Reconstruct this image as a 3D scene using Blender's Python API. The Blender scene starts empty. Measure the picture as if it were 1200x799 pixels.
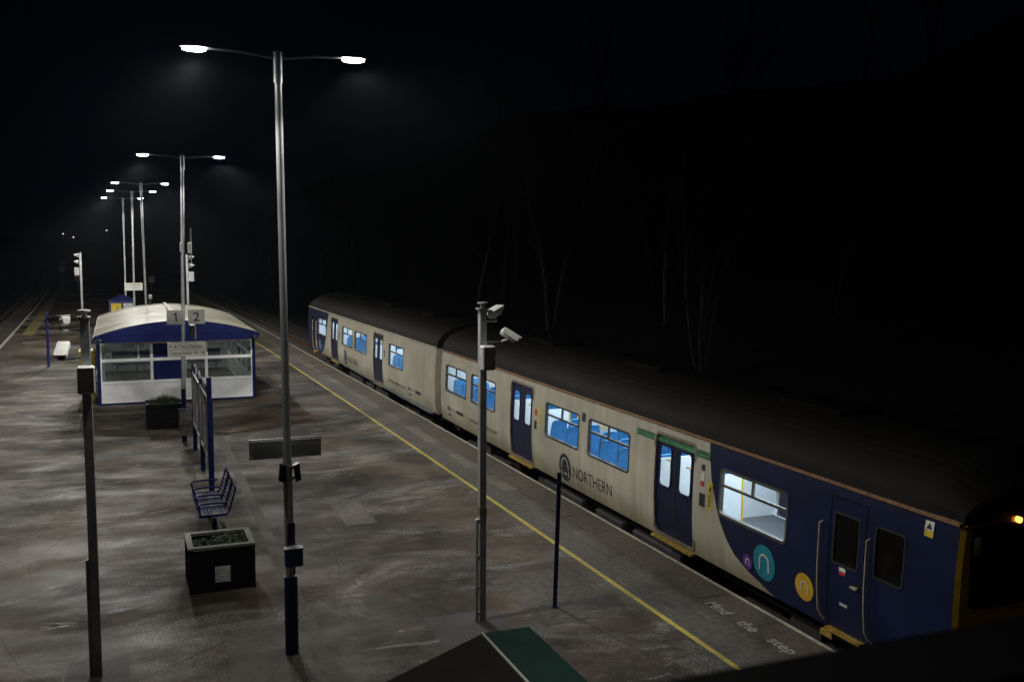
import bpy, math, random
import numpy as np
from mathutils import Vector, Matrix
PI = math.pi
R = random.Random(7)
S = bpy.context.scene
C = bpy.context.scene.collection

# ------------------------------------------------------------------ camera
cam_d = bpy.data.cameras.new('camera')
cam = bpy.data.objects.new('camera', cam_d); C.objects.link(cam); S.camera = cam
H, PIT, ROLL, YAW = 5.465902, 0.100781, 0.005113, 0.377459
cy_, sy_, cp_, sp_ = math.cos(YAW), math.sin(YAW), math.cos(PIT), math.sin(PIT)
fwd = Vector((sy_*cp_, cy_*cp_, -sp_)); rt = Vector((cy_, -sy_, 0)); up = rt.cross(fwd)
rt2 = math.cos(ROLL)*rt + math.sin(ROLL)*up; up2 = -math.sin(ROLL)*rt + math.cos(ROLL)*up
m = Matrix((rt2, up2, -fwd)).transposed().to_4x4(); m.translation = Vector((0, 0, H))
cam.matrix_world = m
cam_d.sensor_width = 36; cam_d.lens = 1167/1200*36
cam_d.clip_start = 0.05; cam_d.clip_end = 3000
cam_d.dof.use_dof = True; cam_d.dof.focus_distance = 20; cam_d.dof.aperture_fstop = 5.6

# ------------------------------------------------------------------ night sky
w = bpy.data.worlds.new('World'); S.world = w; w.use_nodes = True
nt = w.node_tree; bg = nt.nodes['Background']
tc = nt.nodes.new('ShaderNodeTexCoord'); sep = nt.nodes.new('ShaderNodeSeparateXYZ')
cr = nt.nodes.new('ShaderNodeValToRGB')
nt.links.new(tc.outputs['Generated'], sep.inputs[0]); nt.links.new(sep.outputs['Z'], cr.inputs[0])
cr.color_ramp.elements[0].position = 0.0; cr.color_ramp.elements[0].color = (0.0004, 0.00065, 0.0019, 1)
cr.color_ramp.elements[1].position = 0.45; cr.color_ramp.elements[1].color = (0.0004, 0.0006, 0.0015, 1)
nt.links.new(cr.outputs[0], bg.inputs[0]); bg.inputs[1].default_value = 1.0
S.view_settings.view_transform = 'Standard'; S.view_settings.look = 'None'
S.view_settings.exposure = 0.0; S.view_settings.gamma = 1.0
S.cycles.use_denoising = True; S.cycles.denoising_input_passes = 'RGB_ALBEDO_NORMAL'; S.cycles.denoising_prefilter = 'ACCURATE'
S.cycles.max_bounces = 8; S.cycles.transparent_max_bounces = 24
S.cycles.sample_clamp_indirect = 4.0
LAMP_W = 730.0
CABIN = 7.2

# ------------------------------------------------------------------ helpers
def tag(o, label=None, cat=None, group=None, kind=None):
    if label: o['label'] = label
    if cat: o['category'] = cat
    if group: o['group'] = group
    if kind: o['kind'] = kind
    return o

def thing(name, loc, label, cat, group=None):
    o = bpy.data.objects.new(name, None); C.objects.link(o); o.location = loc
    o.empty_display_size = 0.2
    return tag(o, label, cat, group)

class MB:
    """collects faces in world coordinates"""
    def __init__(s): s.v = []; s.f = []; s.sm = False
    def add(s, vs, fs):
        n = len(s.v); s.v += [tuple(p) for p in vs]; s.f += [tuple(n+i for i in f) for f in fs]; return s
    def box(s, x0, x1, y0, y1, z0, z1):
        v = [(x0,y0,z0),(x1,y0,z0),(x1,y1,z0),(x0,y1,z0),(x0,y0,z1),(x1,y0,z1),(x1,y1,z1),(x0,y1,z1)]
        return s.add(v, [(0,3,2,1),(4,5,6,7),(0,1,5,4),(1,2,6,5),(2,3,7,6),(3,0,4,7)])
    def bev(s, x0, x1, y0, y1, z0, z1, b=0.01):
        # box with chamfered vertical and top edges
        def ring(i, z):
            a0, a1, c0, c1 = x0+i, x1-i, y0+i, y1-i
            return [(a0+b,c0,z),(a1-b,c0,z),(a1,c0+b,z),(a1,c1-b,z),(a1-b,c1,z),(a0+b,c1,z),(a0,c1-b,z),(a0,c0+b,z)]
        rs = [ring(b, z0), ring(0, z0+b), ring(0, z1-b), ring(b, z1)]
        v = sum(rs, []); f = [tuple(range(7,-1,-1)), tuple(range(24,32))]
        for k in range(3):
            for i in range(8):
                j = (i+1) % 8; f.append((k*8+i, k*8+j, (k+1)*8+j, (k+1)*8+i))
        return s.add(v, f)
    def obox(s, c, ax, ay, az):
        c = Vector(c); ax, ay, az = Vector(ax), Vector(ay), Vector(az)
        v = [c + i*ax + j*ay + k*az for k in (-1,1) for (i,j) in ((-1,-1),(1,-1),(1,1),(-1,1))]
        return s.add(v, [(0,3,2,1),(4,5,6,7),(0,1,5,4),(1,2,6,5),(2,3,7,6),(3,0,4,7)])
    def tube(s, pts, rad, n=12, cap=True):
        pts = [Vector(p) for p in pts]
        if not hasattr(rad, '__len__'): rad = [rad]*len(pts)
        rings = []; ref = None
        for i, p in enumerate(pts):
            t = (pts[min(i+1, len(pts)-1)] - pts[max(i-1, 0)]).normalized()
            if ref is None:
                ref = Vector((0,0,1)) if abs(t.z) < .9 else Vector((1,0,0))
            a = t.cross(ref).normalized(); b = a.cross(t).normalized(); ref = b
            rings.append([p + rad[i]*(math.cos(2*PI*k/n)*a + math.sin(2*PI*k/n)*b) for k in range(n)])
        v = sum(rings, []); f = []
        for i in range(len(pts)-1):
            for k in range(n):
                j = (k+1) % n; f.append((i*n+k, i*n+j, (i+1)*n+j, (i+1)*n+k))
        if cap: f += [tuple(range(n-1,-1,-1)), tuple((len(pts)-1)*n+k for k in range(n))]
        return s.add(v, f)
    def lathe(s, c, prof, n=24):
        c = Vector(c); v = []; f = []
        for r, z in prof:
            v += [c + Vector((r*math.cos(2*PI*k/n), r*math.sin(2*PI*k/n), z)) for k in range(n)]
        for i in range(len(prof)-1):
            for k in range(n):
                j = (k+1) % n; f.append((i*n+k, i*n+j, (i+1)*n+j, (i+1)*n+k))
        f += [tuple(range(n-1,-1,-1)), tuple((len(prof)-1)*n+k for k in range(n))]
        return s.add(v, f)
    def build(s, name, mat, parent=None, smooth=False):
        me = bpy.data.meshes.new(name)
        off = Vector(parent_world(parent)) if parent else Vector((0,0,0))
        me.from_pydata([tuple(Vector(p)-off) for p in s.v], [], s.f); me.update()
        o = bpy.data.objects.new(name, me); C.objects.link(o)
        if mat: me.materials.append(mat)
        if parent: o.parent = parent
        if smooth:
            ang = math.radians(smooth if smooth is not True else 40)
            me.polygons.foreach_set('use_smooth', [True]*len(me.polygons))
            try: me.set_sharp_from_angle(angle=ang)
            except Exception: pass
        return o

def parent_world(p):
    v = Vector((0,0,0))
    while p is not None:
        v += p.location; p = p.parent
    return v

def top(mb, name, mat, label, cat, group=None, kind=None, smooth=False):
    return tag(mb.build(name, mat, None, smooth), label, cat, group, kind)

def copy_tree(o, parent=None):
    c = o.copy(); C.objects.link(c); c.parent = parent
    for ch in list(o.children): copy_tree(ch, c)
    return c

# ------------------------------------------------------------------ materials
def P(name, col, rough=.6, metal=0., var=.15, scale=3., bump=0., bscale=40., emis=None, est=0., spec=.5, dirt=None, stretch=(1,1,1)):
    mt = bpy.data.materials.new(name); mt.use_nodes = True
    n = mt.node_tree.nodes; l = mt.node_tree.links; b = n['Principled BSDF']
    b.inputs['Roughness'].default_value = rough; b.inputs['Metallic'].default_value = metal
    b.inputs['Specular IOR Level'].default_value = spec
    tcn = n.new('ShaderNodeTexCoord'); mp = n.new('ShaderNodeMapping'); mp.inputs['Scale'].default_value = stretch
    l.new(tcn.outputs['Object'], mp.inputs[0])
    ns = n.new('ShaderNodeTexNoise'); ns.inputs['Scale'].default_value = scale; ns.inputs['Detail'].default_value = 8
    ns.inputs['Roughness'].default_value = .65
    l.new(mp.outputs[0], ns.inputs['Vector'])
    r = n.new('ShaderNodeValToRGB'); e = r.color_ramp.elements
    dk = dirt or tuple(c*(1-var*1.6) for c in col)
    e[0].position = .33; e[0].color = (*dk, 1); e[1].position = .66; e[1].color = (*[min(1, c*(1+var)) for c in col], 1)
    l.new(ns.outputs[0], r.inputs[0]); l.new(r.outputs[0], b.inputs['Base Color'])
    rr = n.new('ShaderNodeMapRange'); rr.inputs['To Min'].default_value = max(0, rough-.12); rr.inputs['To Max'].default_value = min(1, rough+.12)
    l.new(ns.outputs[0], rr.inputs[0]); l.new(rr.outputs[0], b.inputs['Roughness'])
    if bump:
        n2 = n.new('ShaderNodeTexNoise'); n2.inputs['Scale'].default_value = bscale; n2.inputs['Detail'].default_value = 4
        l.new(mp.outputs[0], n2.inputs['Vector'])
        bp = n.new('ShaderNodeBump'); bp.inputs['Strength'].default_value = bump; bp.inputs['Distance'].default_value = .01
        l.new(n2.outputs[0], bp.inputs['Height']); l.new(bp.outputs[0], b.inputs['Normal'])
    if emis:
        b.inputs['Emission Color'].default_value = (*emis, 1); b.inputs['Emission Strength'].default_value = est
    return mt

def glass_mat(name, tint=(.85,.93,.95), refl=.12, alpha_dark=0.0):
    mt = bpy.data.materials.new(name); mt.use_nodes = True
    n = mt.node_tree.nodes; l = mt.node_tree.links; n.remove(n['Principled BSDF']); out = n['Material Output']
    tr = n.new('ShaderNodeBsdfTransparent'); tr.inputs[0].default_value = (*tint, 1)
    gl = n.new('ShaderNodeBsdfGlossy'); gl.inputs['Roughness'].default_value = .04; gl.inputs[0].default_value = (.9,.9,.9,1)
    lw = n.new('ShaderNodeLayerWeight'); fr = n.new('ShaderNodeMath'); fr.operation = 'POWER'; fr.inputs[1].default_value = 5.0; l.new(lw.outputs['Facing'], fr.inputs[0])
    # dusty film
    df = n.new('ShaderNodeBsdfDiffuse'); df.inputs[0].default_value = (.45,.45,.42,1)
    ns = n.new('ShaderNodeTexNoise'); ns.inputs['Scale'].default_value = 5; ns.inputs['Detail'].default_value = 6
    mr = n.new('ShaderNodeMapRange'); mr.inputs['To Min'].default_value = .0; mr.inputs['To Max'].default_value = refl
    tcn = n.new('ShaderNodeTexCoord'); l.new(tcn.outputs['Object'], ns.inputs['Vector'])
    l.new(ns.outputs[0], mr.inputs[0])
    m1 = n.new('ShaderNodeMixShader'); m2 = n.new('ShaderNodeMixShader')
    l.new(mr.outputs[0], m1.inputs[0]); l.new(tr.outputs[0], m1.inputs[1]); l.new(df.outputs[0], m1.inputs[2])
    l.new(fr.outputs[0], m2.inputs[0]); l.new(m1.outputs[0], m2.inputs[1]); l.new(gl.outputs[0], m2.inputs[2])
    l.new(m2.outputs[0], out.inputs[0])
    return mt

def emit(name, col, st):
    mt = bpy.data.materials.new(name); mt.use_nodes = True
    n = mt.node_tree.nodes; l = mt.node_tree.links; b = n['Principled BSDF']
    b.inputs['Base Color'].default_value = (.8,.8,.8,1)
    b.inputs['Emission Color'].default_value = (*col, 1); b.inputs['Emission Strength'].default_value = st
    return mt

def asphalt():
    mt = bpy.data.materials.new('platform_asphalt'); mt.use_nodes = True
    n = mt.node_tree.nodes; l = mt.node_tree.links; b = n['Principled BSDF']
    tcn = n.new('ShaderNodeTexCoord')
    def noise(scale, detail=6, st=(1,1,1), rough=.6, dist=0.):
        mp = n.new('ShaderNodeMapping'); mp.inputs['Scale'].default_value = st; l.new(tcn.outputs['Object'], mp.inputs[0])
        x = n.new('ShaderNodeTexNoise'); x.inputs['Scale'].default_value = scale; x.inputs['Detail'].default_value = detail
        x.inputs['Roughness'].default_value = rough; x.inputs['Distortion'].default_value = dist
        l.new(mp.outputs[0], x.inputs['Vector']); return x.outputs[0]
    def ramp(src, stops):
        r = n.new('ShaderNodeValToRGB'); e = r.color_ramp.elements
        for i, (p, c) in enumerate(stops):
            el = e[i] if i < 2 else e.new(p)
            el.position = p; el.color = (*c, 1) if len(c) == 3 else c
        l.new(src, r.inputs[0]); return r.outputs[0]
    def mix(a, bb, f, mode='MIX'):
        x = n.new('ShaderNodeMix'); x.data_type = 'RGBA'; x.blend_type = mode
        if isinstance(f, (int, float)): x.inputs[0].default_value = f
        else: l.new(f, x.inputs[0])
        for i, s_ in ((6, a), (7, bb)):
            if isinstance(s_, tuple): x.inputs[i].default_value = (*s_, 1)
            else: l.new(s_, x.inputs[i])
        return x.outputs[2]
    g3 = lambda v: (v, v, v)
    base = ramp(noise(.35, 8, dist=.4), [(.36, (.034,.024,.016)), (.5, (.085,.064,.045)), (.63, (.146,.120,.091))])
    frost_light = ramp(noise(.5, 8, (.75, 1.15, 1), .66, .9), [(.50, g3(0)), (.64, g3(1))])  # frost patches, with some of the lamps' light pattern painted in as pale tone
    frost_light2 = mix(frost_light, ramp(noise(26, 5), [(.42, g3(.15)), (.6, g3(1.0))]), 1.0, 'MULTIPLY')
    c = mix(base, (.40,.395,.385), mix(frost_light2, g3(0.0), .3))
    # small bright crusts of salt
    salt = ramp(noise(1.3, 9, (.55, 1.6, 1), .7, .8), [(.61, g3(0)), (.69, g3(1))])
    c = mix(c, (.46,.47,.48), mix(salt, g3(0.0), .35))
    dark = ramp(noise(.22, 5, (1,.8,1), .55, .8), [(.36, g3(.42)), (.5, g3(1))])
    c = mix(c, dark, 1.0, 'MULTIPLY')
    mid = ramp(noise(5, 8, rough=.75), [(.3, g3(.62)), (.7, g3(1.35))]); c = mix(c, mid, 1.0, 'MULTIPLY')
    grit = ramp(noise(48, 4, rough=.8), [(.36, g3(.38)), (.5, g3(.95)), (.66, g3(1.9))]); c = mix(c, grit, 1.0, 'MULTIPLY')
    spk = ramp(noise(42, 2), [(.70, g3(0)), (.76, g3(1))]); c = mix(c, (.4,.4,.4), mix(spk, g3(0.0), .5))
    # cracks
    vo = n.new('ShaderNodeTexVoronoi'); vo.feature = 'DISTANCE_TO_EDGE'; vo.inputs['Scale'].default_value = .24
    mp = n.new('ShaderNodeMapping'); l.new(tcn.outputs['Object'], mp.inputs[0])
    nn = n.new('ShaderNodeTexNoise'); nn.inputs['Scale'].default_value = 1.6; nn.inputs['Detail'].default_value = 6
    ad = n.new('ShaderNodeMix'); ad.data_type = 'RGBA'; ad.blend_type = 'ADD'; ad.inputs[0].default_value = .55
    l.new(mp.outputs[0], ad.inputs[6]); l.new(nn.outputs['Color'], ad.inputs[7]); l.new(ad.outputs[2], vo.inputs['Vector'])
    crk = ramp(vo.outputs['Distance'], [(.0, g3(.5)), (.004, g3(1))]); c = mix(c, crk, 1.0, 'MULTIPLY')
    l.new(c, b.inputs['Base Color'])
    rg = ramp(noise(.8, 6, (.6,1.3,1)), [(.35, g3(.5)), (.65, g3(.85))]); l.new(rg, b.inputs['Roughness'])
    b.inputs['Specular IOR Level'].default_value = .16
    bp = n.new('ShaderNodeBump'); bp.inputs['Strength'].default_value = .7; bp.inputs['Distance'].default_value = .01
    l.new(noise(70, 3), bp.inputs['Height']); l.new(bp.outputs[0], b.inputs['Normal'])
    return mt

def worn(name, col, under=(.085,.08,.075), scale=14, lo=.42, hi=.52, rough=.7, patch=(1,1,1)):
    mt = P(name, col, rough, var=.2, scale=6, bump=.5, bscale=60)
    n = mt.node_tree.nodes; l = mt.node_tree.links; b = n['Principled BSDF']
    src = b.inputs['Base Color'].links[0].from_socket
    ns = n.new('ShaderNodeTexNoise'); ns.inputs['Scale'].default_value = scale; ns.inputs['Detail'].default_value = 8; ns.inputs['Roughness'].default_value = .75
    tcn = n.new('ShaderNodeTexCoord'); l.new(tcn.outputs['Object'], ns.inputs['Vector'])
    r = n.new('ShaderNodeValToRGB'); r.color_ramp.elements[0].position = lo; r.color_ramp.elements[1].position = hi
    l.new(ns.outputs[0], r.inputs[0])
    x = n.new('ShaderNodeMix'); x.data_type = 'RGBA'; l.new(r.outputs[0], x.inputs[0])
    x.inputs[6].default_value = (*under, 1); l.new(src, x.inputs[7]); l.new(x.outputs[2], b.inputs['Base Color'])
    return mt

M = {}
M['asphalt'] = asphalt()
M['patch'] = P('patch_asphalt', (.058,.052,.05), .75, var=.5, scale=50, bump=.8, bscale=90)
M['patch2'] = P('old_patch_asphalt', (.082,.066,.051), .75, var=.45, scale=9, bump=.7, bscale=80)
M['slab'] = P('coping_slab', (.10,.082,.062), .75, var=.35, scale=9, bump=.6, bscale=50)
M['slab2'] = P('tactile_slab', (.14,.12,.088), .8, var=.3, scale=12, bump=.6, bscale=60)
M['slab3'] = P('tactile_slab_dark', (.105,.089,.065), .8, var=.35, scale=12, bump=.6, bscale=60)
M['kerbline'] = worn('worn_white_paint', (.55,.52,.43), (.16,.15,.12), 20, .34, .50)
M['yellow'] = worn('worn_yellow_paint', (.55,.43,.05), (.12,.105,.075), 30, .34, .5)
M['yellow_faded'] = worn('faded_yellow_paint', (.34,.27,.06), (.13,.11,.09), 3, .40, .62)
M['lettering'] = worn('faded_lettering', (.45,.44,.38), (.15,.14,.12), 26, .34, .50)
M['brick'] = P('platform_wall', (.10,.075,.06), .9, var=.4, scale=8)
M['ballast'] = P('ballast', (.09,.08,.07), .95, var=.6, scale=25, bump=1., bscale=25)
M['rust'] = P('rusty_steel', (.13,.06,.035), .7, var=.3, scale=10)
M['sleeper'] = P('sleeper', (.10,.09,.08), .9, var=.3, scale=6)
M['earth'] = P('dark_earth', (.016,.015,.010), .95, var=.5, scale=2, bump=1., bscale=6)
M['galv'] = P('galvanised_steel', (.44,.45,.46), .42, .25, var=.18, scale=14, stretch=(1,1,.3))
M['galv_dark'] = P('grey_painted_post', (.30,.31,.31), .5, .2, var=.2, scale=10)
M['lamp_post'] = P('lamp_post_paint', (.50,.51,.51), .36, .3, var=.12, scale=8, stretch=(1,1,.2))
M['navy'] = P('navy_paint', (.004,.009,.075), .6, var=.2, scale=6, spec=.15)
M['navy_post'] = P('navy_post_paint', (.008,.020,.17), .5, var=.2, scale=6)
M['navy_dark'] = P('navy_sleeve', (.008,.016,.10), .5, var=.2, scale=6)
M['box_blue'] = P('blue_box', (.02,.10,.30), .35, var=.15)
M['white'] = P('white_panel', (.74,.75,.77), .45, var=.04, scale=3, dirt=(.66,.67,.67))
M['white_cam'] = P('white_camera', (.78,.78,.74), .4, var=.08, scale=8)
M['greybox'] = P('grey_cabinet', (.48,.49,.47), .5, var=.12, scale=8)
M['black'] = P('black_plastic', (.012,.012,.013), .5, var=.2)
M['blackwood'] = P('black_planter_board', (.009,.008,.009), .7, var=.35, scale=12, bump=.4, bscale=20, stretch=(1,1,5), spec=.12)
M['rim'] = P('planter_rim', (.15,.155,.125), .7, var=.25, scale=12)
M['soil'] = P('soil', (.03,.022,.015), .95, var=.5, scale=30, bump=1)
M['leaf'] = P('leaf', (.022,.048,.010), .7, var=.5, scale=9)
M['sign'] = P('sign_face', (.74,.75,.69), .45, var=.05, scale=2)
M['sign_white'] = P('sign_plate', (.78,.79,.70), .45, var=.05, scale=2)
M['ink'] = P('sign_ink', (.012,.013,.03), .5, var=.02)
M['red'] = P('sign_red', (.5,.03,.03), .5, var=.05)
M['sign_back'] = P('sign_back_aluminium', (.66,.70,.68), .4, .1, var=.15, scale=6)
M['roof_cream'] = P('shelter_roof_sheet', (.76,.72,.57), .5, var=.15, scale=1.6, stretch=(.4,6,1), dirt=(.30,.27,.18), spec=.3)
M['yellow_box'] = P('yellow_bin', (.55,.42,.03), .5)
M['yellow_poster'] = P('yellow_poster', (.60,.46,.03), .5, var=.2, scale=6)
M['white_poster'] = P('white_poster', (.6,.6,.56), .5, var=.2, scale=8)
M['glass'] = glass_mat('window_glass')
M['glass_dusty'] = glass_mat('shelter_glass', (.80,.86,.88), .14)
M['glass_cab'] = glass_mat('cab_glass', (.45,.52,.56), .03)
M['bag'] = glass_mat('clear_bag', (.8,.8,.8), .8)
M['rubbish'] = P('rubbish', (.30,.27,.20), .7, var=.8, scale=18)
M['green'] = P('green_felt_roof', (.003,.030,.023), .9, spec=.08, var=.15, scale=5, bump=.3)
M['brown'] = P('dark_brown_board', (.008,.006,.0045), .9, spec=.06, var=.25, scale=6)
M['trimedge'] = P('pale_edge_trim', (.30,.32,.24), .6)
M['parapet'] = P('parapet_paint', (.0015,.003,.0038), .95, spec=.03, var=.2)
M['bark'] = P('birch_bark', (.13,.12,.11), .85, var=.4, scale=6, stretch=(1,1,.3))
M['bark2'] = P('dark_bark', (.06,.05,.04), .9, var=.3, scale=6)
def translucent(mt, col, f):
    n = mt.node_tree.nodes; l = mt.node_tree.links; out = n['Material Output']; b = n['Principled BSDF']
    t = n.new('ShaderNodeBsdfTranslucent'); t.inputs[0].default_value = (*col, 1); m_ = n.new('ShaderNodeMixShader'); m_.inputs[0].default_value = f
    l.new(b.outputs[0], m_.inputs[1]); l.new(t.outputs[0], m_.inputs[2]); l.new(m_.outputs[0], out.inputs[0])
translucent(M['roof_cream'], (.85,.85,.75), .45)
# train
M['t_seal'] = P('door_rubber', (.20,.17,.11), .6, var=.3, scale=8)
M['t_frame'] = P('window_rubber', (.02,.02,.02), .5, var=.1)
M['t_frame_l'] = P('window_alloy_frame', (.10,.095,.08), .45, .3, var=.2)
M['t_navy'] = P('train_navy', (.006,.008,.042), .45, var=.25, scale=3, spec=.2)
M['t_gutter'] = P('gutter_rust', (.26,.14,.07), .6, var=.5, scale=14, dirt=(.14,.08,.05))
M['t_gutter_glint'] = P('gutter_glint', (.62,.57,.46), .4, var=.7, scale=9, dirt=(.06,.05,.04))  # pale speckle painted in for lamplight glinting along the far gutter
M['t_under'] = P('underframe', (.02,.018,.016), .8, var=.4, scale=8)
M['t_black'] = P('cab_black', (.006,.006,.008), .25, var=.1)
M['t_yellow'] = P('cab_yellow', (.62,.36,.02), .45, var=.12, scale=4)
M['t_step'] = P('yellow_step', (.36,.23,.03), .6, var=.4, scale=16)
M['t_inner'] = P('cabin_lining', (.72,.76,.80), .4, var=.04)
M['t_floor'] = P('cabin_floor', (.10,.11,.12), .6, var=.3, scale=20)
M['t_dado'] = P('cabin_dado', (.08,.10,.13), .6, var=.1)
M['t_seat'] = P('blue_moquette', (.004,.165,.40), .7, var=.18, scale=20)
M['t_seat_d'] = P('seat_edge', (.01,.06,.30), .6, var=.1)
M['pole_y'] = P('yellow_grab_pole', (.72,.46,.02), .35, var=.05)
M['rail_cream'] = P('cream_handrail', (.42,.38,.29), .4, var=.15, scale=10)
M['teal'] = P('logo_teal', (.006,.22,.32), .45, var=.1, scale=5)
M['purple'] = P('logo_purple', (.10,.02,.22), .45, var=.1, scale=5)
M['gold'] = P('logo_gold', (.62,.36,.02), .45, var=.1, scale=5)
M['logo_w'] = P('logo_white', (.62,.62,.58), .45, var=.1, scale=5)
M['t_green'] = P('green_strip', (.015,.12,.05), .5, var=.15)
M['t_green_l'] = P('green_strip_marks', (.12,.50,.22), .5, var=.2)
M['lens'] = emit('lamp_lens', (.92,.97,1.0), 60)
M['lens_far'] = M['lens']
M['tube'] = emit('cabin_light', (.86,.94,1.0), CABIN*3.4)
M['marker'] = emit('marker_lamp', (1.0,.25,.03), 8)
M['warm'] = emit('distant_window', (1.0,.85,.6), 1.5)

def livery(name, far=False):
    """off-white body with navy cab end; boundary curve given as y of z (object space = world offset by the train root)"""
    mt = bpy.data.materials.new(name); mt.use_nodes = True
    n = mt.node_tree.nodes; l = mt.node_tree.links; b = n['Principled BSDF']
    geo = n.new('ShaderNodeTexCoord'); sep = n.new('ShaderNodeSeparateXYZ'); l.new(geo.outputs['Object'], sep.inputs[0])
    # object origin is train root: (RX, RY, RZ)
    z = n.new('ShaderNodeMath'); z.operation = 'MULTIPLY_ADD'; l.new(sep.outputs['Z'], z.inputs[0])
    z.inputs[1].default_value = 1/2.6; z.inputs[2].default_value = (TR[2])/2.6   # z_world/2.6
    rp = n.new('ShaderNodeValToRGB'); e = rp.color_ramp.elements; rp.color_ramp.interpolation = 'B_SPLINE' if False else 'LINEAR'
    pts = [(.20,11.90),(.27,12.12),(.40,12.55),(.56,12.90),(.75,13.12),(1.0,13.31),(1.2,13.42),(1.63,13.60),(2.15,13.73),(2.5,13.76)]
    for i, (zz, yy) in enumerate(pts):
        el = e[i] if i < 2 else e.new(zz/2.6)
        v = (yy-11.5)/2.5; el.position = zz/2.6; el.color = (v, v, v, 1)
    l.new(z.outputs[0], rp.inputs[0])
    yb = n.new('ShaderNodeMath'); yb.operation = 'MULTIPLY_ADD'; l.new(rp.outputs[0], yb.inputs[0])
    if not far: yb.inputs[1].default_value = 2.5; yb.inputs[2].default_value = 11.5 - TR[1]
    else: yb.inputs[1].default_value = -2.5; yb.inputs[2].default_value = 44.14 + 13.74 - 11.5 - TR[1]
    d = n.new('ShaderNodeMath'); d.operation = 'LESS_THAN' if not far else 'GREATER_THAN'
    l.new(sep.outputs['Y'], d.inputs[0]); l.new(yb.outputs[0], d.inputs[1])
    # grime
    def noise(sc, st, det=7):
        mp = n.new('ShaderNodeMapping'); mp.inputs['Scale'].default_value = st; l.new(geo.outputs['Object'], mp.inputs[0])
        x = n.new('ShaderNodeTexNoise'); x.inputs['Scale'].default_value = sc; x.inputs['Detail'].default_value = det
        l.new(mp.outputs[0], x.inputs[0]); return x.outputs[0]
    def ramp(s_, a, c0, bb, c1):
        r = n.new('ShaderNodeValToRGB'); q = r.color_ramp.elements
        q[0].position = a; q[0].color = (*c0, 1); q[1].position = bb; q[1].color = (*c1, 1); l.new(s_, r.inputs[0]); return r.outputs[0]
    def mul(a, c):
        x = n.new('ShaderNodeMix'); x.data_type = 'RGBA'; x.blend_type = 'MULTIPLY'; x.inputs[0].default_value = 1
        l.new(a, x.inputs[6]); l.new(c, x.inputs[7]); return x.outputs[2]
    white = ramp(noise(1.2, (1,1,1)), .3, (.45,.43,.345), .7, (.56,.535,.43))
    streak = ramp(noise(3, (1,2.2,.12)), .3, (.80,.78,.74), .65, (1,1,1))
    low = ramp(z.outputs[0], .08, (.62,.56,.48), .26, (1,1,1))
    spot = ramp(noise(16, (1,1,1), 3), .24, (.45,.4,.33), .31, (1,1,1))
    white = mul(mul(mul(white, streak), low), spot)
    navy = ramp(noise(2, (1,1,1)), .3, (.003,.007,.036), .7, (.005,.011,.056))
    mx = n.new('ShaderNodeMix'); mx.data_type = 'RGBA'; l.new(d.outputs[0], mx.inputs[0]); l.new(white, mx.inputs[6]); l.new(navy, mx.inputs[7])
    bp = n.new('ShaderNodeBump'); bp.inputs['Strength'].default_value = .35; bp.inputs['Distance'].default_value = .02
    l.new(noise(1.6, (1,1,.5), 2), bp.inputs['Height']); l.new(bp.outputs[0], b.inputs['Normal'])
    l.new(mx.outputs[2], b.inputs['Base Color']); b.inputs['Roughness'].default_value = .42; b.inputs['Specular IOR Level'].default_value = .25
    return mt

TR = (10.3, 8.5, -0.9)        # train root
M['body1'] = livery('livery_near'); M['body2'] = livery('livery_far', True)

def roof_mat():
    mt = P('roof_grime', (.012,.0095,.007), .8, spec=.2, var=.15, scale=5, stretch=(1,.25,1), bump=.5, bscale=30)
    return mt
M['roof'] = roof_mat()

# ------------------------------------------------------------------ alignment of the slightly curving station
_py = np.array([-20, 0, 10, 15, 20, 25, 30, 37.6, 45, 53, 70, 90, 106, 125, 160, 200])
_px = np.array([8.84, 8.83, 8.81, 8.79, 8.765, 8.735, 8.69, 8.58, 8.46, 8.31, 7.98, 7.47, 6.93, 6.2, 4.6, 2.3])
_cr = np.polyfit(_py, _px, 4)
_cl = np.polyfit([-20, 0, 20, 40, 56.4, 61.8, 73.7, 83.2, 104.5, 125, 160, 200], [-5.1, -5.12, -5.2, -5.38, -5.62, -5.68, -5.88, -6.02, -6.42, -6.95, -8.3, -10.4], 4)
XR = lambda y: float(np.polyval(_cr, y))
XL = lambda y: float(np.polyval(_cl, y))
Y0, Y1 = -8.0, 116.0
def xn(y):                    # near side plane of the train at its waist
    return 8.90 - .003*(y-8.5) if y < 28.3 else 8.83 - .0113*(y-28.6)

# ------------------------------------------------------------------ ground
def strip(fx0, fx1, ya, yb, z, n=60):
    mb = MB(); v = []; f = []
    for i in range(n+1):
        y = ya + (yb-ya)*i/n; v += [(fx0(y), y, z), (fx1(y), y, z)]
    for i in range(n): f.append((2*i, 2*i+1, 2*i+3, 2*i+2))
    return mb.add(v, f)
def slabstrip(fx0, fx1, ya, yb, z0, z1, n=60):
    mb = MB(); v = []; f = []
    for i in range(n+1):
        y = ya + (yb-ya)*i/n; v += [(fx0(y), y, z0), (fx1(y), y, z0), (fx1(y), y, z1), (fx0(y), y, z1)]
    for i in range(n):
        a, b = 4*i, 4*i+4
        for k in range(4):
            j = (k+1) % 4; f.append((a+k, b+k, b+j, a+j))
    f += [(0,1,2,3), (4*n+3,4*n+2,4*n+1,4*n)]
    return mb.add(v, f)

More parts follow.
